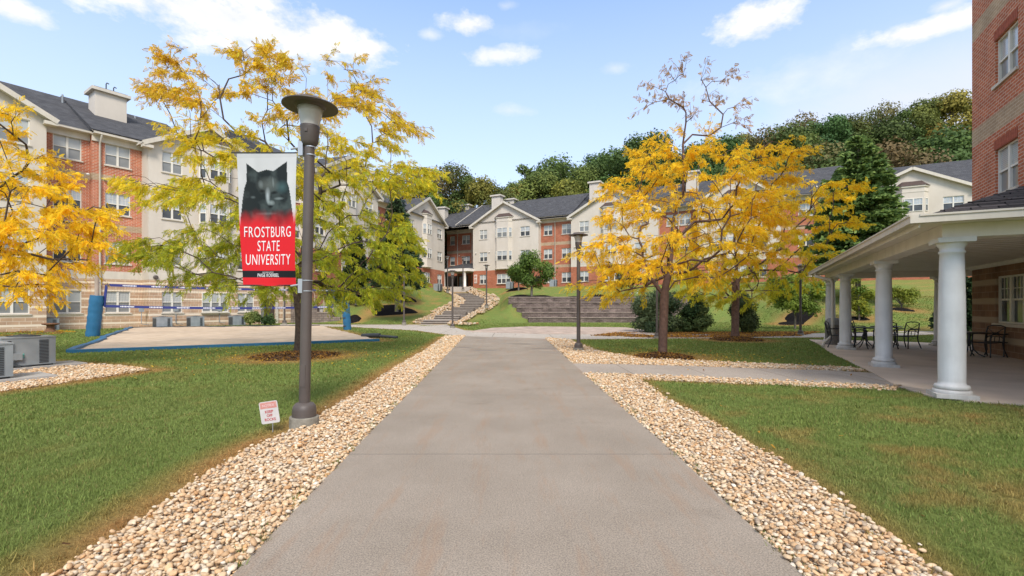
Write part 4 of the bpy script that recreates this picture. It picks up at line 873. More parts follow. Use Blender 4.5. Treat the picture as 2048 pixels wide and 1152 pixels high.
# building D (far right gable, set back)
BD = empty('residence_hall', tuple(FC.w(u_(1700, 4.2), 4.2, 0)), FC.th, "cream gabled hall at far right, seen above the porch roof and behind the tall evergreen", 'building')
offx = u_(1700, 4.2); wd = u_(1949, 4.2) - offx; gd = (0, wd)
m_d = wd * .52
wing(BD, 0, wd, 0, 14.05, 2.5, b_st, rowsU, [(1.9, 1.35, 2), (u_(1907, 4.2) - offx, 1.7, 2)], gable=(m_d, 16.6), mats=MU, bay=(m_d, 7.2, 14.5, rowsU[1:], 1.9, 1))
wing(BD, wd, wd + 12, .9, 14.05, 2.5, b_br, rowsU, [(wd + 3, 1.4, 2), (wd + 8, 1.4, 2)], mats=MU)
wing(BD, -3.0, 0, 1.2, 14.05, 2.5, b_br, rowsU, [(-1.5, 1.3, 2)], mats=MU)
main_roof(BD, -3.5, wd + 14, .45, 14.05, .55, 8.0, 14)

# ---------------------------------------------------------------- near right brick building with porch
TH = math.atan2(-.447, .895); ORG = (7.37, 7.96)
BR = empty('brick_hall', (ORG[0], ORG[1], 0), TH, "tall red brick hall at right edge with white-columned porch", 'building')
def RL(a, b_, z=0): return Vector((ORG[0] + .895 * a + .447 * b_, ORG[1] - .447 * a + .895 * b_, z))
MR = [STONE_P, TRIM, BRICK, BUFF]
bnd = [(-1, 3.25, 0), (3.25, 3.5, 1), (3.5, 7.0, 2), (7.0, 7.58, 3), (7.58, 10.62, 2), (10.62, 11.2, 3), (11.2, 40, 2)]
WX = 3.86; Ywin = lambda t: 11.4 - t
wins_v = [(Ywin(2.43), 5.0, 1.42, 1.42), (Ywin(2.43), 8.42, 1.42, 1.42), (Ywin(2.43), 11.84, 1.42, 1.42), (Ywin(6.6), 5.0, 1.42, 1.42), (Ywin(6.6), 8.42, 1.42, 1.42), (Ywin(2.9), 1.02, 2.3, 1.45)]
# build the wall in a local frame whose x runs along -b (towards camera); sub-empty avoided by using a rotated mesh object
mb = MB(); L0 = 11.4
ws = [(L0 - y, z, w_, h) for (y, z, w_, h) in wins_v]; wall(mb, 0, 17, 0, -.3, 15.6, bnd, ws, rev=.14); sides(mb, 0, 17, 0, 14, -.3, 15.6, bnd)
wo = mb.build('wall', MR, BR); wo.location = (WX, L0, 0); wo.rotation_euler = (0, 0, R(-90))
for (y, z, w_, h), k in zip(wins_v, 'nnrnrd'):
    o = window(BR, WX + .10, y, z, w_, h, k, 2 if w_ < 2 else 3, rz=R(-90))
# soldier course above windows
HB = M('header_brick', (.40, .105, .055), (.28, .07, .04), scale=12, rough=.85)
for (x, z, w_, h) in ws[:5]:
    sc_ = MB()
    n = int((w_ + .1) / .105)
    for i in range(n): a = x - w_ / 2 - .05 + i * .105; sc_.box(a + .006, a + .1, -.014, .03, z + h + .005, z + h + .3)
    sc_.box(x - w_ / 2 - .05, x - w_ / 2 - .05 + n * .105, .0, .025, z + h + .008, z + h + .297); so = sc_.build('soldier_course', HB, BR); so.location = wo.location; so.rotation_euler = wo.rotation_euler
mr = MB(); mr.box(-.5, 17.5, -.5, 14.5, 15.6, 15.9); ro = mr.build('roof', TRIM, BR); ro.location = wo.location; ro.rotation_euler = wo.rotation_euler
# porch
pr = empty('porch', (0, 0, 0)); pr.parent = BR
a0_, a1_, b0_, b1_, zg = -.6, WX, -.6, 13.9, 2.98; pt = .37; rise = (a1_ - a0_) * pt
m_ = MB(); hip = (a1_, b0_ + (a1_ - a0_), zg + rise); hip2 = (a1_, b1_ - (a1_ - a0_), zg + rise)
m_.quad([(a0_, b1_, zg), (a0_, b0_, zg), hip, hip2]); m_.quad([(a0_, b0_, zg), (14, b0_, zg), (14, b0_ + (a1_ - a0_), zg + rise), hip])
m_.quad([(14, b1_, zg), (a0_, b1_, zg), hip2, (14, hip2[1], zg + rise)])
m_.quad([(a1_ + .0, b0_ + (a1_ - a0_), zg + rise), (14, b0_ + (a1_ - a0_), zg + rise), (14, L0, zg + rise), (a1_, L0, zg + rise)])
m_.build('porch_roof', SHINGLE_N, pr)
m_ = MB(); 
for i in range(18): # shingle course lips, stepping up the near slope
    t = (i + .5) / 18; yy = b0_ + t * (a1_ - a0_); zz = zg + t * rise; xa = a0_ + t * (a1_ - a0_); m_.box(xa + .02, 14, yy - .012, yy + .02, zz - .01, zz + .022)
m_.build('shingle_courses', SHINGLE_N, pr)
m_ = MB()
m_.box(a0_ - .12, a0_, b0_ - .12, b1_ + .12, zg - .10, zg + .03); m_.box(a0_, 14, b0_ - .12, b0_, zg - .10, zg + .03); m_.box(a0_, 14, b1_, b1_ + .12, zg - .10, zg + .03)
m_.box(a0_ - .14, a0_ - .12, b0_ - .14, b1_ + .14, zg + .005, zg + .035); m_.box(a0_, 14, b0_ - .14, b0_ - .12, zg + .005, zg + .035); m_.build('gutter', TRIM, pr)
m_ = MB(); m_.box(a0_, 14, b0_, b1_, zg - .075, zg - .04); m_.box(a0_ + .02, a0_ + .04, b0_ + .02, b1_ - .02, zg - .16, zg - .075); m_.build('soffit', WHITE, pr)
m_ = MB(); bw = .17
m_.box(-bw, bw, -bw, 13.3 + bw, 2.68, zg - .077); m_.box(bw, 14, -bw, bw, 2.68, zg - .077); m_.box(bw, 14, 13.3 - bw, 13.3 + bw, 2.68, zg - .077); m_.build('beam', WHITE, pr)
m_ = MB()
for i in range(30): b__ = .3 + i * .43; m_.box(bw + .01, WX - .01, b__, b__ + .012, zg - .083, zg - .0755)
m_.build('ceiling_joints', TRIM, pr)
m_ = MB(); m_.box(WX - .06, WX - .003, .2, L0, zg - .20, zg - .077); m_.build('frieze', WHITE, pr)
colm = MB(); colm.lathe([(.175, .16), (.225, .165), (.235, .20), (.225, .235), (.182, .25), (.178, .3), (.18, .9), (.174, 1.6), (.160, 2.3), (.156, 2.42), (.172, 2.43), (.174, 2.46), (.158, 2.47), (.16, 2.52), (.19, 2.56), (.20, 2.60)], 40); mc = colm.mesh('column', COLWHITE)
bs = MB(); bs.box(-.27, .27, -.27, .27, .031, .10); bs.lathe([(.255, .10), (.26, .12), (.25, .155), (.22, .16)], 32); mbs = bs.mesh('column_base', COLWHITE)
cp = MB(); cp.box(-.24, .24, -.24, .24, 2.60, 2.679); mcp = cp.mesh('capital', COLWHITE)
for (a, b__) in ((0, 0), (0, 4.5), (0, 9.85), (0, 13.3), (3.5, 13.2)):
    o = link('column', mc, pr, (a, b__, 0)); link('column_base', mbs, o); link('capital', mcp, o)
m_ = MB(); m_.tube([(a0_ - .06, 11.9, zg - .08), (a0_ - .06, 11.9, zg - .25), (-.25, 11.1, zg - .45), (-.24, 10.9, zg - .6), (-.24, 10.9, .55), (-.26, 10.88, .42), (-.55, 10.6, .18), (-.62, 10.4, .06)], .055, 10); m_.build('downspout', TRIM, pr)

# ---------------------------------------------------------------- retaining walls and hill stairs
def block_wall(name, steps, label, mats, cat='retaining wall'):
    r_ = empty(name, (0, 0, 0), 0, label, cat)
    for (xa, xb, ya, yb, z0, z1) in steps:
        m_ = MB(); m_.box(xa, xb, ya, yb, z0, z1 - .07, 0); m_.box(xa - .01, xb + .01, ya - .06, yb, z1 - .07, z1, 1); m_.build('block_course', mats, r_)
    return r_
CAPM = M('terrace_cap', (.36, .285, .24), (.24, .19, .16), scale=5, rough=.95, bump=.6)
st = []
for k in range(5):
    xa = [1.55, .95, .45, .05, -.35][k]; xb = [12.8, 15.5, 18.2, 20.0, 21.6][k]; st.append((xa, xb, 44.6 + k * .55, 48.0, k * .49 - .3, (k + 1) * .49))
block_wall('terrace_wall', st, "dark weathered five-step block terrace wall on the slope right of the stairs", [RETAIN_D, CAPM])
m_ = MB(); n = 60; vs = []
for i in range(n + 1):
    x = -.3 + 21.8 * i / n; h = 2.47 + .12 * math.sin(x * .9) + .08 * math.sin(x * 2.3); vs += [(x, 46.9, 2.44), (x, 47.3, h), (x, 48.6, h + .1), (x, 49.4, hz(x, 49.4) - .02)]
m_.add(vs, [(4 * i + j, 4 * i + 4 + j, 4 * i + 5 + j, 4 * i + 1 + j) for i in range(n) for j in range(3)], 0, True); setp(m_.build('mulch_bed', MULCH_B), "long black mulch strip along the top of the terrace wall", 'mulch bed', 'mulch beds round the trees')
rw = empty('stone_retaining_wall', (0, 0, 0), 0, "tan stone block wall beside the arched doorway, stepping down behind the net", 'retaining wall')
m_ = MB(); m_.prism([(-22.6, -.2), (-15.9, -.2), (-15.9, .5), (-16.6, .55), (-16.6, .85), (-18.0, .9), (-18.0, 1.35), (-19.3, 1.4), (-19.3, 2.0), (-22.6, 2.05)][::1], 43.9, 44.35, axis='y'); m_.build('block_face', RETAIN, rw, fix=True)
m_ = MB()
for (xa, xb, z) in ((-22.6, -19.25, 2.05), (-19.3, -17.95, 1.4), (-18.0, -16.55, .9)): m_.box(xa, xb, 43.85, 44.4, z, z + .1)
m_.build('coping', CAPM, rw)
rs = empty('garden_stairs', (0, 0, 0), 0, "short tan stairs with pipe handrails behind the stone wall at left", 'stairs')
m_ = MB()
for k in range(8): m_.box(-19.4 + k * .42, -19.4 + (k + 1) * .42, 44.45, 46.0, -.2, 1.95 - k * .24)
m_.build('flight', CONC_L, rs)
RAILM = M('tan_rail', (.42, .33, .24), rough=.5)
for k in range(4):
    m_ = MB(); xa = -19.3 + k * .86; zt = 2.95 - k * .43; m_.tube([(xa, 44.5, zt - 1.2), (xa, 44.5, zt), (xa + .72, 44.5, zt - .1), (xa + .78, 44.5, zt - .2), (xa + .78, 44.5, zt - 1.45)], .035, 8)
    for j in range(1, 6): m_.tube([(xa + j * .13, 44.5, zt - .05), (xa + j * .13, 44.5, zt - 1.2)], .008, 4)
    m_.build('handrail', RAILM, rs)
hs_ = empty('hill_stairs', (0, 0, 0), 0, "curving concrete hillside stairs between rock beds, climbing to the entrance", 'stairs')
z = 0.0
for k in range(10):
    (x, y) = STAIR[k]; (xn, yn) = STAIR[k + 1]; dx = (xn - x); m_ = MB(); hw = 1.12
    for j in range(2):
        z1 = z + .18; yy = y + j * .35; x_ = x + dx * j * .12
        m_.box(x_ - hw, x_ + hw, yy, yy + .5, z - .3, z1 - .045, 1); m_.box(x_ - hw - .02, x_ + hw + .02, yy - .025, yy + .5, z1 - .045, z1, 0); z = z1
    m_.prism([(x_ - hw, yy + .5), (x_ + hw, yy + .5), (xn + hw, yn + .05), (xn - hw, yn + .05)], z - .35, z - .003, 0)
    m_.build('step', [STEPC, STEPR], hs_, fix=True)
# ================================================================ LAMPS
def lamp_meshes():
    f = MB(); f.lathe([(.175, -.1), (.178, .12), (.172, .135), (0, .136)], 32); foot = f.mesh('footing', CONC_D)
    b = MB(); b.lathe([(.148, .137), (.146, .22), (.138, .265), (.11, .30), (.075, .315)], 28); base = b.mesh('base_cover', BRONZE)
    p = MB(); p.lathe([(.069, .30), (.066, 2.0), (.062, 3.62)], 24); p.box(-.03, .03, -.072, -.06, .52, .8); pole = p.mesh('pole', BRONZE)
    h = MB(); h.lathe([(.06, 3.60), (.085, 3.62), (.105, 3.66), (.118, 3.84), (.12, 3.862), (.0, 3.863)], 28); h.box(-.018, .018, -.122, -.10, 3.76, 3.8); hous = h.mesh('ballast_housing', BRONZE)
    r = MB(); r.lathe([(.112, 3.864), (.122, 3.93), (.142, 4.02), (.158, 4.09), (.0, 4.091)], 32); refl = r.mesh('lens', M('lamp_lens', (.60, .55, .49), (.50, .46, .41), scale=4, rough=.25, spec=.6))
    for i in range(6): pass
    c = MB(); c.lathe([(.0, 4.092), (.175, 4.093), (.18, 4.12), (.20, 4.125), (.328, 4.102), (.34, 4.106), (.338, 4.12), (.24, 4.155), (.19, 4.165), (.185, 4.195), (.10, 4.205), (.0, 4.21)], 40); cap = c.mesh('lamp_shade', BRONZE)
    return [('footing', foot), ('base_cover', base), ('pole', pole), ('ballast_housing', hous), ('lens', refl), ('lamp_shade', cap)]
LM = lamp_meshes()
def lamp(x, y, z, h, label, lean=(0, 0)):
    e = empty('lamp_post', (x, y, z), 0, label, 'lamp post', 'lamp posts along the paths'); s = h / 4.21; e.scale = (s, s, s); e.rotation_euler = (lean[0], lean[1], 0)
    for n, me in LM: link(n, me, e)
    return e
def lamp_px(px, py, top, label, s=None, **k):
    if s is None: g = G(px, py); p = Vector((g[0], g[1], 0)); h = (py - top) / (FPX / p.y)
    else: Y = FPX / s; p = Vector(((px - 1024) / FPX * Y, Y, EYE + (HOR - py) / s)); h = (py - top) / s
    return lamp(p.x, p.y, p.z, h, label, **k)
LA = G(608, 853); lamp(LA[0], LA[1], 0, 4.21, "tall bronze lamp post in the foreground carrying the red banner", lean=(0, R(1.15)))
lamp_px(1157, 703, 465, "bronze lamp post on the pebble corner beyond the cross path")
lamp_px(905, 656, 540, "bronze lamp post at the foot of the hill stairs")
lamp_px(973, 614, 529, "lamp post standing in the rocks halfway up the hill stairs, right side", s=20.6)
lamp_px(808, 648, 546, "grey lamp post on the left slope in front of the black mulch mounds", s=25)
lamp_px(895, 584, 512, "lamp post at the top of the hill stairs, left of the entrance canopy", s=16.6)
lamp_px(926, 580, 513, "lamp post at the hilltop directly in front of the entrance canopy", s=15.6)
lamp_px(1314, 677, 535, "slim lamp post on the far path behind the nearer yellow tree")
lamp_px(1601, 671, 530, "lamp post on the far path in front of the green shrub tree")
lamp_px(569, 649, 533, "grey pole of a lamp post behind the banner near the arched doorway")

# ================================================================ BANNER
BY = LA[1] - .02; sB = FPX / BY
def bpt(px, py): return ((px - 1024) / FPX * BY, EYE + (HOR - py) / FPX * BY)
bn = empty('banner', (*(bpt(533, 440)[0],), BY, bpt(533, 440)[1]), 0, "red, black and white cloth banner with white lettering hanging from the near lamp post", 'banner')
bx, bz = bpt(533, 440)
nu, nv = 110, 230; V = []; C = []
def bsurf(u, v):
    """u 0..1 left-right, v 0..1 top-bottom"""
    l = 473.5 + 12 * v - 1.5 * math.sin(v * math.pi); r_ = 593.5 - 1.8 * v; top = 306.5 - 2 * u; bot = 571.5 + 1 * u; px = l + (r_ - l) * u; py = top + (bot - top) * v
    x, z_ = bpt(px, py); y = .03 * math.sin(u * math.pi * 1.3 + .4) * math.sin(v * math.pi) + .012 * math.sin(v * 9 + u * 4) * v + .006 * math.sin(v * 40) * max(0, v - .93) * 10
    return x - bx, y, z_ - bz
def sst(a, b_, x): t = min(1, max(0, (x - a) / (b_ - a))); return t * t * (3 - 2 * t)
RED = np.array([.66, .018, .025]); 
def bcolor(u, v):
    c = np.array([.60, .60, .60]) * (1 - .12 * fnoise(u, v, 9, 3)) * (.93 if v < .035 else 1)
    # dark animal-head shape in the upper half: rounded body, two pointed ears
    hw_ = np.interp(v, [.125, .15, .20, .26, .33, .50], [0, .22, .34, .39, .42, .47]); inside = abs(u - .49) < hw_
    for (ex, ey, b1, c1, b2, c2) in ((.15, .075, .14, .24, .36, .15), (.84, .068, .60, .14, .85, .22)):
        w0 = (b1 - ex) * (v - ey) - (c1 - ey) * (u - ex); w1 = (b2 - b1) * (v - c1) - (c2 - c1) * (u - b1); w2_ = (ex - b2) * (v - c2) - (ey - c2) * (u - b2)
        if (w0 > 0 and w1 > 0 and w2_ > 0) or (w0 < 0 and w1 < 0 and w2_ < 0): inside = True
    if inside:
        n = float(fbm(np.array(u * 3), np.array(v * 6), 2.0, 31)); dk = np.array([.014, .019, .019]) + np.array([.06, .075, .072]) * max(0, n - .47) * 2.2
        hi = max(0, 1 - math.hypot((u - .50) / .22, (v - .24) / .07)) ** .8; dk = dk * (1 - .6 * hi) + np.array([.15, .165, .15]) * .6 * hi
        hi = max(0, 1 - math.hypot((u - .76) / .14, (v - .26) / .06)); dk = dk * (1 - hi * .7) + np.array([.07, .14, .145]) * .7 * hi
        hi = max(0, 1 - math.hypot((u - .50) / .055, (v - .315) / .065)); dk = dk + np.array([.30, .33, .34]) * hi
        for (ex, ey, rx, ry, a_) in ((.56, .375, .075, .022, .20), (.50, .345, .035, .05, .16), (.38, .235, .05, .035, .10), (.47, .455, .20, .012, .07), (.24, .33, .05, .012, .09), (.70, .345, .10, .012, .16), (.60, .22, .02, .045, .10)):
            hi = max(0, 1 - math.hypot((u - ex - .15 * (v - ey)) / rx, (v - ey) / ry)) ** .7; dk = dk + a_ * hi * np.array([.9, 1.05, 1.05])
        for (ex, ey, rx, ry) in ((.40, .285, .06, .014), (.62, .30, .07, .014), (.55, .402, .05, .012)):
            hi = max(0, 1 - math.hypot((u - ex) / rx, (v - ey) / ry)) ** .6; dk = dk * (1 - .9 * hi)
        for ex, ey in ():
            hi = max(0, 1 - math.hypot((u - ex) / .10, (v - ey) / .018)); dk = dk * (1 - .8 * hi) + .3 * hi * np.array([.25, .3, .3])
        c = dk
    f = sst(.435, .57, v + (float(fbm(np.array(u), np.array(v), 5, 12)) - .5) * .12 + .03 * abs(u - .5))
    c = c * (1 - f) + RED * f
    if .885 < v < .935: c = np.array([.012, .012, .014])
    return c
for j in range(nv + 1):
    for i in range(nu + 1): V.append(bsurf(i / nu, j / nv)); C.append(bcolor(i / nu, j / nv))
ii = (np.arange(nv)[:, None] * (nu + 1) + np.arange(nu)[None]).ravel(); Fq = np.stack([ii, ii + 1 + nu, ii + 2 + nu, ii + 1], 1)
CLOTH = M_leaf('banner_cloth', .12, rough=.6, spec=.2)
cl = np_mesh('cloth', V, Fq, CLOTH, col=np.array(C), parent=bn, smooth=True)
def text_mesh(name, body, font_h, width, mat, parent, offset=0.0, ext=.0015, spacing=1.0):
    cu = bpy.data.curves.new(name, 'FONT'); cu.body = body; cu.align_x = 'CENTER'; cu.offset = offset; cu.extrude = ext; cu.space_character = spacing
    t = bpy.data.objects.new(name, cu); COL.objects.link(t); dg = bpy.context.evaluated_depsgraph_get(); me = bpy.data.meshes.new_from_object(t.evaluated_get(dg)); bpy.data.objects.remove(t)
    vs = [v.co for v in me.vertices]; x0, x1 = min(v.x for v in vs), max(v.x for v in vs); y0, y1 = min(v.y for v in vs), max(v.y for v in vs)
    for v in me.vertices: v.co = ((v.co.x - (x0 + x1) / 2) / (x1 - x0) * width, -v.co.z, (v.co.y - y0) / (y1 - y0) * font_h)
    me.materials.clear(); me.materials.append(mat); me.update(); o = bpy.data.objects.new(name, me); COL.objects.link(o); o.parent = parent; return o
INK = M('banner_white_ink', (.74, .70, .70), rough=.6)
def btext(body, x0, x1, ytop, ybot, off=.012):
    a, zt = bpt(x0, ytop); b_, zb = bpt(x1, ybot); o = text_mesh('lettering', body, zt - zb, b_ - a, INK, bn, off, spacing=1.12)
    for v in o.data.vertices:      # follow the cloth
        X = v.co.x + (a + b_) / 2; Z = v.co.z + zb; u = ((X / BY * FPX + 1024) - 484) / 109; vv = (HOR - (Z - EYE) / BY * FPX - 306) / 265; v.co.y += bsurf(min(1, max(0, u)), min(1, max(0, vv)))[1] - .004; v.co.x = X - bx; v.co.z = Z - bz
    return o
btext("FROSTBURG", 488, 583.5, 453, 474, -.002); btext("STATE", 513, 559.5, 481, 502, -.002); btext("UNIVERSITY", 490.5, 583, 508.5, 529.5, -.002)
btext("PAIGE KOERBEL", 515, 559, 547, 554, .004); btext("FEATURED ARTIST", 525, 548, 543.6, 545.6, .0)
m_ = MB()
for py, xl in ((305.5, 462), (570.5, 473)):
    a, zt = bpt(xl, py); m_.tube([(a - bx, 0, zt - bz), (bpt(612, py)[0] - bx, .0, zt - bz)], .008, 8)
m_.build('rod', BLACKM, bn)
for py in (298, 572):
    x_, z_ = bpt(602, py); m_ = MB(); m_.box(x_ - bx - .025, x_ - bx + .035, -.035, .035, z_ - bz - .09, z_ - bz + .09); m_.tube([(x_ - bx - .13, -.0, z_ - bz + .0), (x_ - bx, 0, z_ - bz + .02)], .014, 8); m_.build('bracket', GALV, bn)
lp = MB()
for py in (294, 310, 561, 582):
    x_, z_ = bpt(620 if py < 400 else 613.5, py); lp.lathe([(.069 if py > 400 else .066, -.006), (.0695 if py > 400 else .0665, 0), (.069 if py > 400 else .066, .006)], 24, (x_ - bx, .02, z_ - bz), cap=False)
lp.build('strap', GALV, bn)
# ================================================================ KEEP OFF SIGN
sg = G(545, 865); sgn = empty('yard_sign', (sg[0], sg[1], 0), R(-4), "small tilted white and red yard sign reading KEEP OFF ROCKS", 'sign'); ss_ = FPX / sg[1]
TT = Matrix.Rotation(R(-9), 4, 'Y')
m_ = MB(); w2 = .118; 
pts = []
for cx, cz_, a0 in ((w2 - .02, .365, 0), (-w2 + .02, .365, 90), (-w2 + .02, .135, 180), (w2 - .02, .135, 270)):
    for a in (0, 45, 90): pts.append((cx + .02 * math.cos(R(a0 + a)), cz_ + .02 * math.sin(R(a0 + a))))
m_.prism(pts, -.003, .003, axis='y'); pl = m_.build('sign_plate', M('sign_white', (.60, .565, .54), (.54, .50, .48), scale=9, rough=.6), sgn, fix=True); pl.matrix_basis = TT
m_ = MB(); m_.box(-w2 + .012, w2 - .012, -.0045, -.0031, .30, .375); pb = m_.build('sign_header', M('sign_red_faded', (.55, .20, .17), (.58, .30, .26), scale=25, rough=.6), pl)
INKR = M('sign_red_ink', (.45, .06, .07), rough=.5)
for body, z_, h_, wd_ in (("KEEP", .243, .034, .105), ("OFF", .195, .034, .075), ("ROCKS", .147, .034, .14)): t = text_mesh('lettering', body, h_, wd_, INKR, pl, .02, ext=.0005); t.location = (0, -.005, z_)
t = text_mesh('lettering', "NOTICE", .03, .15, M('sign_pink_ink', (.72, .5, .48), rough=.5), pl, .02, ext=.0004); t.location = (0, -.0065, .322)
m_ = MB(); m_.tube([(.0, .006, .0), (.0, .006, .2)], .006, 6); m_.build('stake', GALV, sgn)
# ================================================================ AIR CONDITIONERS
def ac_unit(x, y, z, rz, w, d, h, label, pad=None, sticker=False):
    e = empty('air_conditioner', (x, y, z), rz, label, 'air conditioner', 'outdoor air conditioners')
    m_ = MB(); m_.box(-w / 2, w / 2, -d / 2, d / 2, .04, h - .03, 0); m_.box(-w / 2 - .01, w / 2 + .01, -d / 2 - .01, d / 2 + .01, h - .03, h, 0); m_.box(-w / 2 + .04, w / 2 - .04, -d / 2 + .04, d / 2 - .04, 0, .04, 1); m_.build('cabinet', [GREYM, GREYD], e)
    n = int((h - .14) / .036)
    for bx_ in ((w * .18, w * .36, -d / 2 - .012, -d / 2 - .001), (w / 2 + .001, w / 2 + .014, -d / 2 + .05, d / 2 - .05), (-w / 2 - .014, -w / 2 - .001, -d / 2 + .05, d / 2 - .05)):
        lv = MB()
        for k in range(n): lv.box(*bx_, .08 + k * .036, .08 + k * .036 + .017)
        lv.build('louvres', GREYD, e)
    g = MB(); g.lathe([(min(w, d) * .40, h), (min(w, d) * .40, h + .015), (.05, h + .05), (0, h + .05)], 24); g.build('fan_guard', GREYD, e)
    if sticker:
        m_ = MB(); m_.box(-.25, -.09, -d / 2 - .004, -d / 2 - .001, .22, .33); m_.build('label_sticker', M('teal_sticker', (.12, .42, .38), (.3, .55, .5), scale=20, rough=.5), e)
        m_ = MB(); m_.tube([(-w / 2 + .12, -d / 2 - .05, h - .08), (-w / 2 + .12, -d / 2 - .05, .1), (-w / 2 + .3, -d / 2 - .08, .02)], .035, 8); m_.tube([(-w / 2 + .2, -d / 2 - .04, .2), (-w / 2 + .2, -d / 2 - .06, .05), (-w / 2 + .5, -d / 2 - .05, .01)], .02, 6); m_.build('insulated_pipe', GREYD, e)
        m_ = MB(); m_.box(-w / 2 + .16, -w / 2 + .34, -d / 2 - .06, -d / 2 - .001, .18, .34); m_.build('service_box', GREYM, e)
    return e
p = G(60, 741); pc = Vector((p[0] - .38, p[1] + .2, 0)); th_ = R(60)
def pad(c, w, d, th, label): m_ = MB(); m_.box(-w / 2, w / 2, -d / 2, d / 2, -.05, .085); o = m_.build('equipment_pad', CONC_L, loc=(c[0], c[1], 0)); o.rotation_euler = (0, 0, th); setp(o, label, 'concrete pad', 'equipment pads'); return o
ac_unit(pc.x - .02, pc.y + .05, .085, th_, .95, .75, .72, "large grey louvred air conditioner with teal sticker at left, on a concrete pad", sticker=True)
pad((pc.x + .1, pc.y + .2), 1.7, 1.05, th_, "concrete pad under the stickered air conditioner, in gravel")
p2 = G(-40, 770); ac_unit(p2[0] - .25, p2[1] + .1, .085, th_, .95, .75, .72, "grey air conditioner cut off by the left edge of the picture"); pad((p2[0] - .1, p2[1] + .3), 1.7, 1.05, th_, "concrete pad cut off by the left picture edge")
for px, py, w_, lb in ((95, 658, .95, "small grey air conditioner against the stone wall behind the rusty pedestal"), (325, 651, .95, "small grey air conditioner by the stone wall under the first window past the net post"),
                       (391, 650.5, .9, "small grey air conditioner under the triple window of the stone wall"), (474, 648, .95, "small grey air conditioner by the shrubs near the arched doorway")):
    ratio = px; v_ = -1.25 - .65 if px > 290 else .4 - .65; q = FA.w(FA.u(px, v_), v_, 0); ac_unit(q.x, q.y, 0, FA.th, w_, .75, .78, lb)
    m_ = MB(); yw = -1.25 if px > 290 else .4; uu = FA.u(px, v_) - 1.05; m_.box(uu - .14, uu + .14, yw - .12, yw - .002, 1.15, 1.55); m_.tube([(uu, yw - .05, 1.15), (uu, yw - .05, .3), (uu + .4, yw - .2, .2)], .025, 6); m_.build('electrical_box', GREYM, BA)
for px, py, lb in ((845, 578, "blue-grey air conditioner by the brick wall right of the spruce"), (876, 578, "blue-grey air conditioner next to the canopy corner"), (1107, 578, "small grey air conditioner by the far brick wall right of the round green tree"), (1020, 578, "small grey air conditioner by the far brick wall left of the round green tree")):
    Y = 64 if px < 1000 else 66; ac_unit((px - 1024) / FPX * Y, Y, hz((px - 1024) / FPX * Y, Y), -.3, .95, .8, 1.0, lb)
# rusty pedestal
p = RG(101, 665); e = empty('rusty_pedestal', p, 0, "short rusty iron pedestal with flared top in yellow leaves at left", 'pedestal')
m_ = MB(); m_.lathe([(.30, 0), (.30, .06), (.22, .12), (.17, .35), (.19, .42)], 20); m_.build('stem', RUST, e); m_ = MB(); m_.lathe([(.19, .42), (.38, .46), (.40, .52), (.34, .55), (0, .56)], 20); m_.build('flared_top', RUST, e)
# ================================================================ VOLLEYBALL
def vpost(px, py, tpx, tpy, ptop, label, r=.30, ph=2.05, tilt=0):
    p = G(px, py); Y = p[1]; e = empty('net_post', (p[0], Y, 0), 0, label, 'net post', 'volleyball net posts'); s = FPX / Y
    dx = (tpx - px) / s; h = (py - tpy) / s; m_ = MB(); n = 14; pts_ = [(dx * t, 0, h * t) for t in np.linspace(0, 1, n)]
    m_.tube(pts_, [r * (1 + .05 * math.sin(i * 2.4)) * (.96 if i in (0, n - 1) else 1) for i in range(n)], 20); m_.build('pad', BLUE, e)
    if py < 665:
        for t in (.12, .36, .62, .9): q = MB(); q.box(dx * t - r * .75, dx * t + r * .05, -r * 1.06, -r * .8, h * t - .035, h * t + .035); q.build('pad_strap', GREYD, e)
    H2 = (py - ptop) / s; m_ = MB(); m_.tube([(dx * .5, 0, .1), (dx * 1.0, 0, h), (dx * 1.02, 0, H2)], .10, 10); m_.build('wooden_pole', M('weathered_pole', (.42, .33, .27), (.34, .27, .22), scale=3, rough=.9) if 'weathered_pole' not in MATS else MATS['weathered_pole'], e)
    return p
vp1 = vpost(185, 673, 194, 591, 532, "blue padded net post at left, leaning, by the sand court", r=.29)
vp2 = vpost(695, 660, 690, 593, 552, "blue padded net post with straps at the right side of the sand court", r=.24)
ne = empty('volleyball_net', (0, 0, 0), 0, "blue taped volleyball net stretched across the sand court", 'net')
A_t = P3(213, 570, 24.3); A_b = P3(208, 612, 24.3); B_t = P3(668, 581, 30.2); B_b = P3(666, 613.5, 30.2)
def sag(a, b_, t, s_): p = a.lerp(b_, t); return p - Vector((0, 0, s_ * 4 * t * (1 - t)))
for nm, a, b_, s_ in (('top_tape', A_t, B_t, .05), ('bottom_tape', A_b, B_b, .10)):
    m_ = MB(); n = 40
    for i in range(n):
        p, q = sag(a, b_, i / n, s_), sag(a, b_, (i + 1) / n, s_); m_.bar(p, q, .03, .13, 1 if False else 0)
    to = m_.build(nm, NAVY, ne)
    w_ = MB()
    for k in range(9):
        for j in range(9):      # small printed marks along the tape
            t = (k + .55) / 9.3 + j * .0058
            p, q = sag(a, b_, t, s_), sag(a, b_, t + .0044, s_); o_ = Vector((0, -.018, 0)); w_.bar(p + o_, q + o_, .006, .05 + .02 * (j % 2))
    w_.build('tape_print', NETWHITE, to)
for nm, a, b_ in (('side_tape', A_t, A_b), ('side_tape', B_t, B_b)): m_ = MB(); m_.bar(a, b_, .13, .03, up=(0, 1, 0)); m_.build(nm, NAVY, ne)
m_ = MB()
for i in range(1, 96): t = i / 96; m_.bar(sag(A_t, B_t, t, .05), sag(A_b, B_b, t, .10), .003, .003)
for j in range(1, 10): t = j / 10; m_.bar(A_t.lerp(A_b, t), B_t.lerp(B_b, t), .003, .003)
mo = m_.build('mesh', GREYD, ne); mo['kind'] = 'stuff'
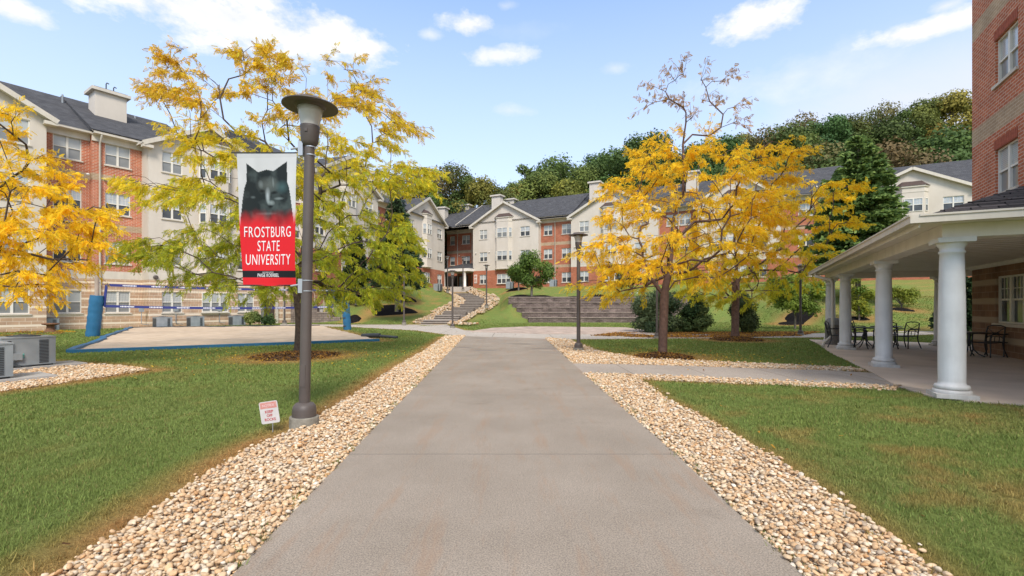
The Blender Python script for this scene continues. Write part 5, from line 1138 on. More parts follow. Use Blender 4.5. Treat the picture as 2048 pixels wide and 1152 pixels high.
m_ = MB(); pv = Vector((vp1[0], vp1[1], 0)); m_.tube([A_t, pv + Vector((.3, 0, 2.75))], .012, 5); m_.tube([A_b, pv + Vector((.25, 0, 1.5))], .012, 5); pv = Vector((vp2[0], vp2[1], 0)); m_.tube([B_t, pv + Vector((-.1, 0, 2.6))], .012, 5); m_.tube([B_b, pv + Vector((-.1, 0, 1.45))], .012, 5); m_.build('cord', NAVY, ne)
p = G(741, 676); m_ = MB(); m_.tube([(-.5, .3, .08), (.2, .1, .12), (.45, 0, .12)], .11, 10); m_.tube([(.4, 0, .1), (1.4, -.4, .05)], .07, 8); setp(m_.build('line_roll', GREYD, loc=(p[0], p[1], 0)), "dark rolled edging lying at the right corner of the sand court", 'edging roll')
# ================================================================ PATIO FURNITURE
def chair_meshes():
    s = MB()
    for k in range(7): s.box(-.22, .22, -.22 + k * .064, -.22 + k * .064 + .045, .425, .44)
    s.tube([(-.23, -.23, .43), (.23, -.23, .43), (.23, .23, .43), (-.23, .23, .43), (-.23, -.23, .43)], 0.0175, 6); seat = s.mesh('seat', BLACKM)
    b = MB(); up = [(-.23, .23, .43), (-.235, .28, .7), (-.22, .33, .9), (-.1, .345, .94), (.1, .345, .94), (.22, .33, .9), (.235, .28, .7), (.23, .23, .43)]; b.tube(up, 0.0189, 6)
    b.tube([(-.21, .30, .86), (0, .27, .68), (.21, .30, .86)], 0.0121, 5); b.tube([(-.22, .26, .55), (0, .285, .72), (.22, .26, .55)], 0.0121, 5); b.tube([(-.225, .27, .6), (.225, .27, .6)], 0.0121, 5)
    for x in (-.12, 0, .12): b.tube([(x, .24, .44), (x, .27, .6)], 0.0108, 5)
    back = b.mesh('backrest', BLACKM)
    legs = []
    for sx in (-1, 1):
        l = MB(); l.tube([(sx * .24, -.22, .66), (sx * .24, -.24, .42), (sx * .23, -.22, .2), (sx * .26, -.27, .0)], 0.0189, 6); legs.append(l.mesh('leg', BLACKM))
        l = MB(); l.tube([(sx * .23, .22, .44), (sx * .235, .25, .25), (sx * .26, .36, 0)], 0.0189, 6); legs.append(l.mesh('leg', BLACKM))
    arms = []
    for sx in (-1, 1): l = MB(); l.tube([(sx * .24, .28, .68), (sx * .26, .05, .69), (sx * .25, -.18, .68), (sx * .25, -.25, .63), (sx * .25, -.21, .60)], 0.0203, 6); arms.append(l.mesh('armrest', BLACKM))
    return seat, back, legs, arms
CH = chair_meshes()
def chair(x, y, rz, label, z=.03):
    e = empty('patio_chair', (x, y, z), R(rz), label, 'chair', 'black metal patio chairs'); link('seat', CH[0], e); link('backrest', CH[1], e)
    for l in CH[2]: link('leg', l, e)
    for l in CH[3]: link('armrest', l, e)
def table(x, y, label):
    e = empty('patio_table', (x, y, .03), 0, label, 'table', 'black round patio tables'); m_ = MB(); m_.lathe([(0, .70), (.5, .70), (.52, .715), (.5, .73), (0, .731)], 32); m_.build('tabletop', BLACKM, e)
    m_ = MB(); m_.lathe([(.04, .3), (.045, .69)], 12)
    m_.build('pedestal', BLACKM, e)
    for k in range(4): a = k * math.pi / 2 + .5; c_, s_ = math.cos(a), math.sin(a); m_ = MB(); m_.tube([(c_ * .04, s_ * .04, .5), (c_ * .1, s_ * .1, .22), (c_ * .22, s_ * .22, .08), (c_ * .36, s_ * .36, .012)], .018, 6); m_.build('leg', BLACKM, e)
def FP(px, s): Y = FPX / s; return ((px - 1024) / FPX * Y, Y)
x, y = FP(1674, 54); chair(x, y, 70, "black patio chair in front of the round grey trash can")
x, y = FP(1729, 54); table(x, y, "black round patio table between the first two porch columns from the left")
x, y = FP(1706, 56); chair(x, y - .1, 100, "black patio chair left of the table between the porch columns"); x, y = FP(1748, 55); chair(x, y - .5, -60, "black patio chair nearest the camera right of the table between the columns"); x, y = FP(1722, 49); chair(x, y + .3, 10, "black patio chair behind the table between the columns")
x, y = FP(1772, 51); table(x, y, "black round patio table hidden behind the second porch column"); x, y = FP(1812, 55.5); chair(x, y, -75, "black patio chair right of the middle porch column, facing left"); x, y = FP(1796, 53); chair(x, y + .5, -20, "black patio chair just right of the middle porch column, seen side by side with another")
x, y = FP(1938, 66); table(x, y, "black round patio table by the stone wall right of the big column"); x, y = FP(1962, 66); chair(x, y - .2, -80, "black patio chair by the stone wall, nearer the big column"); x, y = FP(1997, 65.5); chair(x, y - .1, -84, "black patio chair by the stone wall under the window, rightmost")
x, y = FP(1667, 50.5); e = empty('trash_can', (x, y, .03), 0, "round grey trash can with domed lid beside the farthest porch column", 'trash can')
m_ = MB(); m_.lathe([(.26, 0), (.28, .05), (.29, .75), (.30, .78)], 28); m_.build('bin', M('bin_aggregate', (.16, .145, .13), (.24, .22, .2), scale=30, rough=.9), e); m_ = MB(); m_.lathe([(.31, .78), (.31, .83), (.27, .95), (.17, 1.04), (0, 1.07)], 28); m_.build('dome_lid', M('bin_lid', (.24, .23, .22), rough=.5), e)
# ================================================================ TREES
def leaf_template():
    """one feathery compound leaf hanging along -z: leaflets both sides of a rib"""
    V = []; F = []
    for k in range(4):
        z = -.12 - .21 * k; s = 1 - .1 * k
        for sd in (-1, 1):
            b = len(V); a = .30 * s; V += [(0, 0, z), (sd * a * .55, .05, z - .02), (sd * a, .02, z - .20), (sd * a * .40, -.03, z - .17)]; F.append((b, b + 1, b + 2, b + 3))
    b = len(V); V += [(0, 0, -.86), (.10, 0, -1.0), (0, 0, -1.22), (-.1, 0, -1.0)]; F.append((b, b + 1, b + 2, b + 3))
    return np.array(V, float), np.array(F)
LT, LF = leaf_template()
def catmull(P, n=6):
    P = [P[0]] + list(P) + [P[-1]]; out = []
    for i in range(1, len(P) - 2):
        for k in range(n):
            t = k / n; out.append(.5 * ((2 * P[i]) + (-P[i - 1] + P[i + 1]) * t + (2 * P[i - 1] - 5 * P[i] + 4 * P[i + 1] - P[i + 2]) * t * t + (-P[i - 1] + 3 * P[i] - 3 * P[i + 1] + P[i + 2]) * t ** 3))
    out.append(P[-2]); return out
def grow(root, trunk_pts, targets, trunk_r, bark, rate=1.72, tipr=.0045, arch=.12, step=.45, seed=1, minlen=0):
    """skeleton: trunk then branches reaching every target from the best place on what has grown; returns twig ends"""
    rnd = random.Random(seed); nodes = [Vector(p) for p in trunk_pts]; par = [-1] + list(range(len(nodes) - 1)); ntr = len(nodes); base = nodes[0]; kids = None
    tg = sorted(targets, key=lambda t: (Vector(t[:3]) - nodes[-1]).length)
    dirs = [None] * ntr; startable = max(1, int(ntr * .55))
    for t in tg:
        T = Vector(t[:3]); best = None; bs = 1e9
        for i in range(startable, len(nodes)):
            d = T - nodes[i]; L_ = d.length
            if L_ < .05: continue
            up = d.z / L_; pen = L_ * (1 + (.9 if up < -.15 else 0) + max(0, .25 - up) * .8)
            if par[i] >= 0:
                pd = (nodes[i] - nodes[par[i]]); c = pd.normalized().dot(d / L_) if pd.length > 1e-6 else 0; pen *= 1.35 - .45 * c
            if pen < bs: bs = pen; best = i
        a = nodes[best]; d = T - a; L_ = d.length; n = max(2, int(L_ / step)); cur = best
        pd = (a - nodes[par[best]]).normalized() if par[best] >= 0 else Vector((0, 0, 1)); c1 = a + pd * L_ * .28 + Vector((0, 0, arch * L_)); c2 = T - Vector((d.x, d.y, 0)).normalized() * L_ * .3 + Vector((0, 0, arch * L_ * .6)) if Vector((d.x, d.y, 0)).length > 1e-6 else T - d * .3
        for k in range(1, n + 1):
            s = k / n; p = a * (1 - s) ** 3 + c1 * 3 * s * (1 - s) ** 2 + c2 * 3 * s * s * (1 - s) + T * s ** 3; j = .06 * L_ * (1 - s) * s
            p = p + Vector((rnd.uniform(-j, j), rnd.uniform(-j, j), rnd.uniform(-j, j))); nodes.append(p); par.append(cur); cur = len(nodes) - 1
    n = len(nodes); w_ = [0.0] * n; kid = [[] for _ in range(n)]
    for i in range(n - 1, 0, -1): kid[par[i]].append(i)
    for i in range(n - 1, -1, -1):
        w_[i] = tipr ** rate if not kid[i] else sum(w_[k] for k in kid[i])
    sc = trunk_r / (w_[0] ** (1 / rate)); rad = [max(tipr * .8, (x ** (1 / rate)) * (sc if x > 0 else 1)) for x in w_]
    rad = [min(r, trunk_r) for r in rad]
    m_ = MB(); done = set()
    for i in range(n):
        if i == 0 or par[i] != -1 and kid[par[i]] and max(kid[par[i]], key=lambda k: w_[k]) != i:
            ch = ([par[i]] if i else []) + [i]; c = i
            while kid[c]: c = max(kid[c], key=lambda k: w_[k]); ch.append(c)
            if len(ch) < 2: continue
            rr = [rad[c] for c in ch]
            if i: rr[0] = min(rr[0], rr[1] * 1.25)
            else: rr[0] *= 1.25
            m_.tube([nodes[c] for c in ch], rr, 10 if rr[0] > .06 else (6 if rr[0] > .02 else 4), cap=False)
    return m_, nodes, par, rad
def leaves_at(P, D, size, cols, parent, mat, name='foliage', droop=.55, spread=1.0, tmpl=None):
    """P (N,3) positions, D (N,3) outward directions (blend between hanging and outward)"""
    T, TF = tmpl if tmpl is not None else (LT, LF); N_ = len(P); dn = np.array([0, 0, -1.0]); d = D * (1 - droop) + dn * droop + rng.normal(0, .38 * spread, (N_, 3)); d /= np.linalg.norm(d, axis=1)[:, None]
    r = rng.normal(0, 1, (N_, 3)); x = np.cross(r, d); x /= np.linalg.norm(x, axis=1)[:, None]; y = np.cross(-d, x); Rm = np.stack([x, y, -d], 2)
    v, f = inst(T, TF, Rm, P, size); o = np_mesh(name, v, f, mat, col=np.repeat(cols, len(T), 0), parent=parent); return o
def locust(label, base, Yb, trunk_px, outline, ntarget, extra, colfn, trunk_r=.13, bark=BARK, depthk=.85, per=46, lsize=(.17, .30), seed=1, ground=None, group=None, sprd=.34, low=None, holes=()):
    """outline & trunk in photo pixels, placed at the tree's own distance; every point gets real depth"""
    rnd = random.Random(seed); s = FPX / Yb; r0 = P3(base[0], base[1], Yb); r0.z = hz(r0.x, r0.y) - .05
    e = empty('locust_tree', r0, 0, label, 'tree', group)
    xs = [p[0] for p in outline]; ys = [p[1] for p in outline]; cx = sum(xs) / len(xs); cy = sum(ys) / len(ys); hw = (max(xs) - min(xs)) / 2; hh = (max(ys) - min(ys)) / 2
    T = []; tries = 0; pts = []
    while len(pts) < ntarget and tries < 60000:
        tries += 1; x = rnd.uniform(min(xs), max(xs)); y = rnd.uniform(min(ys), max(ys))
        if not bool(inpoly(np.array([x]), np.array([y]), outline)[0]): continue
        if any(math.hypot((x - h_[0]) / h_[2], (y - h_[1]) / h_[3]) < 1 for h_ in holes): continue
        md = hw * 2 / math.sqrt(ntarget) * .62
        if tries < 30000 and any(math.hypot(x - a[0], (y - a[1]) * 1.25) < md for a in pts[-90:]): continue
        q = 1 - ((x - cx) / hw) ** 2 * .8 - ((y - cy) / hh) ** 2 * .45; dr = hw / s * depthk * math.sqrt(max(.12, q)); pts.append((x, y, rnd.uniform(-1, 1) * dr))
    for x, y in extra: pts.append((x, y, rnd.uniform(-.2, .2)))
    W = []
    for x, y, dy in pts: p = P3(x, y, max(Yb + dy, Yb * .55)) - r0; W.append((p.x, p.y, p.z, x, y))
    tp = [P3(x, y, Yb) - r0 for x, y in trunk_px]; tp[0] = Vector((0, 0, 0)); tp = catmull(tp, 4)
    m_, nodes, par, rad = grow(r0, tp, W, trunk_r, bark, seed=seed)
    P = []; D = []; C = []; ce = Vector(((cx - base[0]) / s, 0, (base[1] - cy) / s)); tw = m_; ex = set((round(a[0]), round(a[1])) for a in extra)
    for (x, y, z, px, py) in W:
        T_ = Vector((x, y, z)); out = T_ - ce; out.z *= .35; out = out.normalized() if out.length > .01 else Vector((1, 0, 0)); sparse = (round(px), round(py)) in ex; m = int(per * rnd.uniform(.6, 1.35) * (.45 if sparse else 1))
        for b in range(4 if not sparse else 3):      # small twigs fan outward from each branch end
            dv = (out + Vector((rnd.gauss(0, .55), rnd.gauss(0, .55), rnd.gauss(0, .22)))).normalized(); L_ = rnd.uniform(.6, 1.25) * sprd * 2.1; st = T_ - out * .05; pp = [st + dv * L_ * t - Vector((0, 0, .22 * L_ * t * t)) for t in (0, .35, .7, 1)]
            tw.tube(pp, [.007, .005, .004, .003], 4, cap=False); k = m // 3
            for _ in range(k):
                t = rnd.random() ** .8; q = pp[0].lerp(pp[1], t * 2.8) if t < .35 else (pp[1].lerp(pp[2], (t - .35) / .35) if t < .7 else pp[2].lerp(pp[3], (t - .7) / .3)); g = .05
                P.append((q.x + rnd.gauss(0, g), q.y + rnd.gauss(0, g), q.z + rnd.gauss(0, g * .7))); D.append(dv[:]); C.append(colfn(px, py, rnd))
    tw.build('trunk', bark, e); N_ = len(P)
    leaves_at(np.array(P), np.array(D), rng.uniform(lsize[0], lsize[1], N_), np.array(C) * rng.uniform(.8, 1.2, (N_, 1)), e, LEAF)
    return e
def mixc(a, b_, t): return [a[i] * (1 - t) + b_[i] * t for i in range(3)]
YEL = (.98, .69, .035); ORG_ = (.86, .50, .045); GRN = (.46, .50, .045); GRD = (.26, .34, .04); BRN = (.33, .17, .05); LIM = (.68, .62, .04)
def col_T1(px, py, r):
    f = min(1, max(0, (py - 190) / 330)); left = min(1, max(0, (470 - px) / 220)) * (1 if py < 470 else .3); g = f * .95 + .12 - left * .40 + r.gauss(0, .24)
    if py < 260: c = mixc(ORG_, YEL, r.random() * .8); c = mixc(c, BRN, max(0, r.gauss(.15, .25))); c = mixc(c, LIM, min(1, max(0, g + .1)))
    else: c = mixc(YEL, LIM if r.random() < .5 else GRN, min(1, max(0, g + .15)))
    if g > .75: c = mixc(c, GRD, .45)
    return c
def col_Y(px, py, r):
    c = mixc(YEL, ORG_, max(0, min(1, r.gauss(.15, .2)))); 
    if py > 540: c = mixc(c, LIM, max(0, min(1, r.gauss((py - 540) / 90, .25))))
    return c
def col_T3(px, py, r):
    if py < 262: return mixc(BRN, ORG_, r.random() * .7)
    return col_Y(px, py, r)
def col_T4(px, py, r): g = min(1, max(0, .30 + (py - 480) / 160 + r.gauss(0, .25))); c = mixc(YEL, LIM, g); return mixc(c, GRN, max(0, g - .55))
O1 = [(300, 195), (325, 135), (372, 100), (400, 150), (445, 185), (485, 185), (468, 115), (525, 95), (585, 125), (605, 190), (640, 170), (665, 120), (705, 165), (755, 195), (835, 252), (775, 305), (845, 330), (850, 365), (790, 420), (852, 545), (790, 585), (690, 600), (560, 575), (450, 575), (350, 545), (215, 482), (235, 458), (330, 470), (400, 452), (290, 398), (262, 355), (350, 362), (410, 335), (345, 265), (405, 215)]
E1 = [(365, 98), (335, 135), (305, 195), (485, 100), (530, 98), (548, 118), (480, 130), (655, 120), (712, 118), (690, 138), (735, 165), (745, 195), (800, 245), (830, 255), (825, 335), (850, 335), (268, 350), (230, 462), (212, 478), (410, 150), (440, 180), (600, 135)]
locust("tall honey locust with orange, yellow and green feathery leaves behind the banner", (597, 702), 16.4, [(597, 703), (600, 640), (596, 590), (602, 540), (606, 500)], O1, 285, E1, col_T1, trunk_r=.15, per=80, seed=4, group='autumn locust trees', lsize=(.12, .21), holes=((480, 225, 55, 28), (690, 245, 45, 30), (560, 290, 30, 20), (320, 425, 60, 22), (760, 400, 30, 30), (420, 425, 45, 18)))
O2 = [(-230, 560), (-200, 330), (-80, 230), (20, 225), (70, 300), (110, 335), (150, 390), (200, 440), (185, 500), (150, 540), (60, 575), (-60, 590)]
locust("bright yellow locust tree cut off by the left edge of the picture", (-130, 742), 12.4, [(-130, 742), (-128, 640), (-120, 560), (-115, 480)], O2, 110, [(190, 450), (30, 232), (195, 415), (175, 520), (120, 545)], lambda a, b_, r: mixc(YEL, ORG_, max(0, min(1, r.gauss(.08, .15)))), trunk_r=.13, per=84, seed=9, group='autumn locust trees', lsize=(.11, .19), depthk=.7, sprd=.27, holes=((60, 480, 30, 18),))
O3 = [(1185, 575), (1215, 530), (1175, 505), (1212, 450), (1235, 362), (1285, 355), (1272, 300), (1330, 285), (1380, 310), (1420, 268), (1480, 292), (1540, 288), (1608, 288), (1590, 330), (1540, 370), (1560, 440), (1530, 510), (1440, 560), (1350, 548), (1250, 590)]
E3 = [(1362, 470), (1366, 390), (1368, 320), (1369, 265), (1367, 215), (1366, 148), (1402, 158), (1322, 178), (1445, 162), (1302, 206), (1468, 214), (1470, 244), (1432, 215), (1382, 236), (1350, 160), (1345, 200), (1405, 200), (1600, 295), (1165, 565), (1160, 500)]
locust("golden yellow locust tree with sparse brown top, nearest right of the path", (1325, 708), 15.4, [(1325, 708), (1327, 640), (1330, 580), (1338, 548)], O3, 138, E3, col_T3, trunk_r=.14, bark=BARK_Y, per=84, seed=12, group='autumn locust trees', lsize=(.10, .18), holes=((1300, 470, 24, 16), (1440, 330, 24, 14)))
O4 = [(1360, 490), (1450, 400), (1560, 372), (1640, 362), (1708, 368), (1680, 420), (1640, 440), (1706, 440), (1705, 452), (1650, 482), (1650, 540), (1600, 572), (1520, 600), (1400, 598), (1350, 565)]
locust("yellow-green locust tree behind the nearer golden one, spreading toward the porch", (1470, 673), 23.6, [(1470, 673), (1471, 600), (1472, 560), (1474, 530)], O4, 88, [(1708, 372), (1700, 445)], col_T4, trunk_r=.18, bark=BARK_Y, per=72, seed=15, group='autumn locust trees', lsize=(.15, .25), sprd=.42, depthk=.7)
# ---------------------------------------------------------------- general leafy crowns
QT = np.array([[0, 0, 0], [.42, .12, .45], [0, 0, 1.0], [-.42, .12, .45]]); QF = np.array([[0, 1, 2, 3]])
def blob_crown(blobs, n, size, colA, colB, seed, shell=.55, name='crown', parent=None, mat=None, flat=.8, tint=None):
    """leaf clusters: sprigs spread over many irregular lobes; colA..colB vary by clump"""
    r = np.random.default_rng(seed); B_ = np.array(blobs, float); vol = B_[:, 3] ** 2; vol /= vol.sum(); k = r.choice(len(B_), n, p=vol); d = r.normal(size=(n, 3)); d /= np.linalg.norm(d, axis=1)[:, None]
    rad = B_[k, 3] * (shell + (1 - shell) * r.uniform(0, 1, n) ** .5) * (1 + .13 * np.sin(d[:, 0] * 5 + k) + .12 * np.sin(d[:, 2] * 7 + k * 2)); P = B_[k, :3] + d * rad[:, None] * np.array([1, 1, flat])
    P += r.normal(0, size * .7, (n, 3)); cl = np.clip(.5 + .28 * r.normal(size=len(B_))[k] + .11 * r.normal(size=n), 0, 1)[:, None]; C = np.array(colA) * (1 - cl) + np.array(colB) * cl
    if tint is not None:
        tk = r.uniform(size=len(B_))[k] < tint[1]; C[tk] = C[tk] * .35 + np.array(tint[0]) * .65
    C = C * r.uniform(.88, 1.13, (n, 1)); y = d + r.normal(0, .42, (n, 3)) + np.array([0, 0, .25]); y /= np.linalg.norm(y, axis=1)[:, None]
    x = np.cross(r.normal(size=(n, 3)) + np.array([0, 0, .6]), y); x /= np.linalg.norm(x, axis=1)[:, None]; nd = np.cross(x, y); v, f = inst(QT, QF, np.stack([x, y, nd], 2), P, r.uniform(.6, 1.4, n) * size)
    return np_mesh(name, v, f, mat or LEAF_G, col=np.repeat(C, 4, 0), parent=parent)
def rblobs(rnd, n, w_, h, z0, prof=lambda t: math.sin(math.pi * min(1, .12 + t * .88)) ** .6, r=(.22, .42)):
    o = []
    for i in range(n):
        t = rnd.random(); R_ = w_ * prof(t); a = rnd.uniform(0, 6.28); q = R_ * math.sqrt(rnd.random()) * .8; o.append((math.cos(a) * q, math.sin(a) * q, z0 + h * t, rnd.uniform(*r) * w_))
    return o
# --- forest variants (trunk with limbs, crown)
def forest_variant(seed, hgt, w_, colA, colB, n, tint=None, sparse=False, size=.29):
    rnd = random.Random(seed); bl = rblobs(rnd, 26 if not sparse else 15, w_, hgt * .62, hgt * .34, r=(.20, .42) if not sparse else (.14, .28)); m_ = MB(); m_.tube([(0, 0, -1), (.1, 0, hgt * .3), (-.1, .1, hgt * .6), (0, 0, hgt * .9)], [.32, .24, .14, .04], 8, cap=False)
    for b_ in bl[:14]: z = max(hgt * .25, b_[2] - w_ * .7); m_.tube([(0, 0, z), (b_[0] * .5, b_[1] * .5, (z + b_[2]) / 2 + .3), b_[:3]], [.11, .07, .03], 5, cap=False)
    tr = m_.mesh('trunk', BARK_G); o = blob_crown(bl, int(n * 1.7), size, colA, colB, seed, shell=.45, mat=LEAF_F, tint=tint, parent='mesh' if False else None); me = o.data; bpy.data.objects.remove(o); return tr, me
FV = [forest_variant(101, 15, 5.6, (0.061, 0.105, 0.032), (0.131, 0.201, 0.052), 9500), forest_variant(102, 16, 5.2, (0.079, 0.108, 0.032), (0.201, 0.219, 0.052), 9000, tint=((0.420, 0.228, 0.052), .12)),
      forest_variant(103, 14, 5.8, (0.11, 0.105, 0.045), (0.20, 0.165, 0.065), 8000, tint=((0.123, 0.158, 0.052), .3)), forest_variant(104, 17, 5.0, (0.052, 0.102, 0.035), (0.114, 0.193, 0.052), 9500),
      forest_variant(105, 15, 4.6, (0.158, 0.175, 0.038), (0.350, 0.315, 0.061), 7500), forest_variant(106, 17, 3.8, (0.070, 0.114, 0.035), (0.158, 0.210, 0.052), 3200, sparse=True)]
KN = ["dark green leafy tree", "green tree with a few rusty patches", "brownish autumn tree", "deep green rounded tree", "yellow-green tree", "thin open-crowned tree"]
def forest(px, py, Y, v, where, sc=1.0):
    """crown top at pixel (px,py)"""
    x = (px - 1024) / FPX * Y; zt = EYE + (HOR - py) / FPX * Y; h0 = (15, 16, 14, 17, 15, 17)[v] * 1.02; g_ = hz(x, Y); s = sc if zt - g_ < h0 * sc else min(1.7, (zt - g_) / h0)
    z = min(g_, zt - h0 * s) if False else zt - h0 * s; 
    if z > g_: z = g_ - .2; s = (zt - z) / h0
    e = empty('forest_tree', (x, Y, z), random.uniform(0, 6.28), KN[v] + ", " + where, 'tree', 'trees of the wooded ridge'); e.scale = (s * random.uniform(.9, 1.15), s * random.uniform(.9, 1.15), s)
    link('trunk', FV[v][0], e); o = link('crown', FV[v][1], e); return e
FT = [(560, 372, 92, 0, "behind the banner, at left"), (640, 352, 90, 1, "right of the near lamp post's top"), (715, 365, 88, 0, "behind the gable right of the banner lamp"), (770, 372, 88, 3, "left of the dark spruce top"),
      (790, 350, 96, 5, "thin crown above the spruce"), (850, 352, 86, 2, "directly above the gable left of the canopy"), (905, 335, 96, 2, "broad crown left of the centre dip"), (935, 338, 92, 5, "wispy crown against the sky left of centre"), (962, 360, 88, 4, "above the small flat chimney cap"),
      (1003, 362, 98, 0, "in the lowest dip of the ridge above the first far chimney"), (1030, 378, 87, 4, "low crown just right of the first far chimney"), (1052, 318, 92, 5, "tall and thin, standing out at the dip"), (1078, 345, 86, 1, "above the middle of the far roof"), (1100, 338, 96, 3, "behind the middle of the far roof"), (1132, 305, 90, 0, "first high crown right of the dip"),
      (1165, 335, 86, 1, "just left of the tall white chimney"), (1195, 302, 94, 3, "right above the tall white chimney"), (1240, 285, 88, 0, "left shoulder of the big dark crowns"), (1292, 262, 92, 3, "big dark crown left of the sparse locust top"), (1345, 285, 88, 0, "behind the sparse brown locust top"), (1395, 290, 94, 1, "right of the sparse brown locust top"),
      (1440, 262, 92, 0, "small dark crown above the golden tree"), (1488, 272, 98, 4, "pale crown above the golden tree's right half"), (1525, 268, 92, 2, "brown crown right of the golden tree top"), (1570, 240, 90, 0, "dark crown left of the tall evergreen"), (1602, 238, 96, 2, "left half of the brown group left of the evergreen"), (1640, 300, 82, 2, "lower brown crown beside the evergreen"),
      (1655, 230, 92, 3, "deep green crown directly behind the evergreen"), (1700, 236, 97, 1, "rust-tinged crown over the evergreen"), (1740, 240, 92, 0, "just right of the evergreen tip"), (1765, 215, 98, 2, "brown crown at the notch right of the evergreen"), (1802, 212, 94, 5, "open crown standing above the notch"), (1790, 290, 84, 2, "lower brown crown above the right gable"),
      (1850, 200, 96, 1, "upper crown left of the brick wall"), (1905, 190, 94, 4, "yellowing top crown touching the brick wall"), (1870, 265, 86, 3, "dark crown over the right gable roof"), (1935, 250, 84, 0, "dark crown beside the brick wall, above the porch"), (1985, 200, 92, 1, "crown partly behind the brick wall"), (1815, 330, 80, 0, "low dark crown behind the far right gable"), (1700, 300, 80, 0, "low dark crown behind the evergreen"), (1560, 310, 80, 3, "low dark crown behind the golden tree's right edge"),
      (1480, 320, 80, 0, "low dark crown hidden behind the golden tree"), (1400, 330, 80, 3, "low crown behind the golden tree's middle"), (1320, 330, 80, 1, "low crown behind the golden tree's left half"), (1240, 340, 80, 0, "low crown right of the tall chimney"), (880, 380, 84, 0, "low crown behind the second gable"), (1140, 365, 81, 4, "low yellow crown behind the far roof ridge"), (1010, 385, 82, 1, "low crown between the far chimneys")]
for a in FT: forest(*a)
# --- conifers
def conifer(base, Y, top, hw, label, cA, cB, seed, tiers=22, per=240, ls=.22, droop=.25, z0f=.12, bark=BARK_G, mat=None, ragged=.25, name='spruce_tree', trunk_r=.16, pw=.78):
    s = FPX / Y; p = P3(base[0], base[1], Y); rnd = random.Random(seed); r = np.random.default_rng(seed); h = (base[1] - top) / s; w_ = hw / s; e = empty(name, p, 0, label, 'tree'); m_ = MB(); m_.tube([(0, 0, -.5), (0, 0, h * .5), (0, 0, h * .97)], [trunk_r, trunk_r * .6, .02], 8, cap=False); P = []; D = []
    for k in range(tiers):
        t = z0f + (1 - z0f) * (k / tiers) ** .92; z = h * t; R_ = w_ * (1 - t) ** pw * 1.05 / (1 - z0f) ** pw + .15; nb = max(5, int(13 * (1 - t)) + 4)
        for b_ in range(nb):
            a = 6.28 * (b_ + rnd.random()) / nb; L_ = R_ * rnd.uniform(1 - ragged, 1.1); d = Vector((math.cos(a), math.sin(a), 0)); tip = d * L_ + Vector((0, 0, z - droop * L_ + rnd.uniform(-.15, .15))); mid = d * L_ * .5 + Vector((0, 0, z + .02 * L_)); m_.tube([(0, 0, z), mid, tip], [.03, .02, .006], 4, cap=False)
            n = int(per * L_ / w_ * .5) + 6
            for _ in range(n):
                q = rnd.random() ** .6; c = Vector((0, 0, z)).lerp(mid, q * 2) if q < .5 else mid.lerp(tip, q * 2 - 1); sp = .22 * L_ * (1 - q * .6) * .8; P.append((c.x - d.y * rnd.gauss(0, sp), c.y + d.x * rnd.gauss(0, sp), c.z + rnd.gauss(0, .05) - .03)); D.append((d.x + rnd.gauss(0, .4), d.y + rnd.gauss(0, .4), -.2 + rnd.gauss(0, .25)))
    m_.build('trunk', bark, e); P = np.array(P); D = np.array(D); D /= np.linalg.norm(D, axis=1)[:, None]; n = len(P); x = np.cross(r.normal(size=(n, 3)), D); x /= np.linalg.norm(x, axis=1)[:, None]; y = np.cross(D, x)
    v, f = inst(QT * np.array([.7, .7, 1]), QF, np.stack([x, y, D], 2), P, r.uniform(.6, 1.4, n) * ls); c = r.uniform(0, 1, (n, 1)) ** 1.3; C = (np.array(cA) * (1 - c) + np.array(cB) * c) * r.uniform(.8, 1.2, (n, 1)); np_mesh('foliage', v, f, mat or LEAF_G, col=np.repeat(C, 4, 0), parent=e); return e
conifer((793, 612), 41, 392, 50, "dark spruce with bare pale lower trunk on the left slope behind the locust", (.05, .085, .04), (.11, .15, .065), 21, z0f=.24, per=330, ls=.3)
conifer((800, 596), 50, 395, 40, "blue-tinged spruce behind the dark one on the left slope", (.05, .08, .075), (.10, .14, .13), 22, z0f=.2, per=260, ls=.3)
conifer((712, 600), 47, 450, 22, "narrow evergreen at the slope top behind the blue volleyball post", (.03, .05, .022), (.07, .10, .04), 23, z0f=.15, per=200, ls=.26)
conifer((1716, 585), 40, 268, 92, "tall shaggy green evergreen rising behind the left end of the porch roof", (.085, .15, .045), (.32, .42, .12), 24, pw=.62, tiers=30, per=420, ls=.38, droop=.02, ragged=.38, z0f=.14, trunk_r=.22)
conifer((1932, 662), 27, 548, 42, "dark layered evergreen shrub behind the big porch column", (.03, .055, .025), (.07, .12, .045), 25, tiers=9, per=420, ls=.2, droop=.05, z0f=.08, ragged=.15)
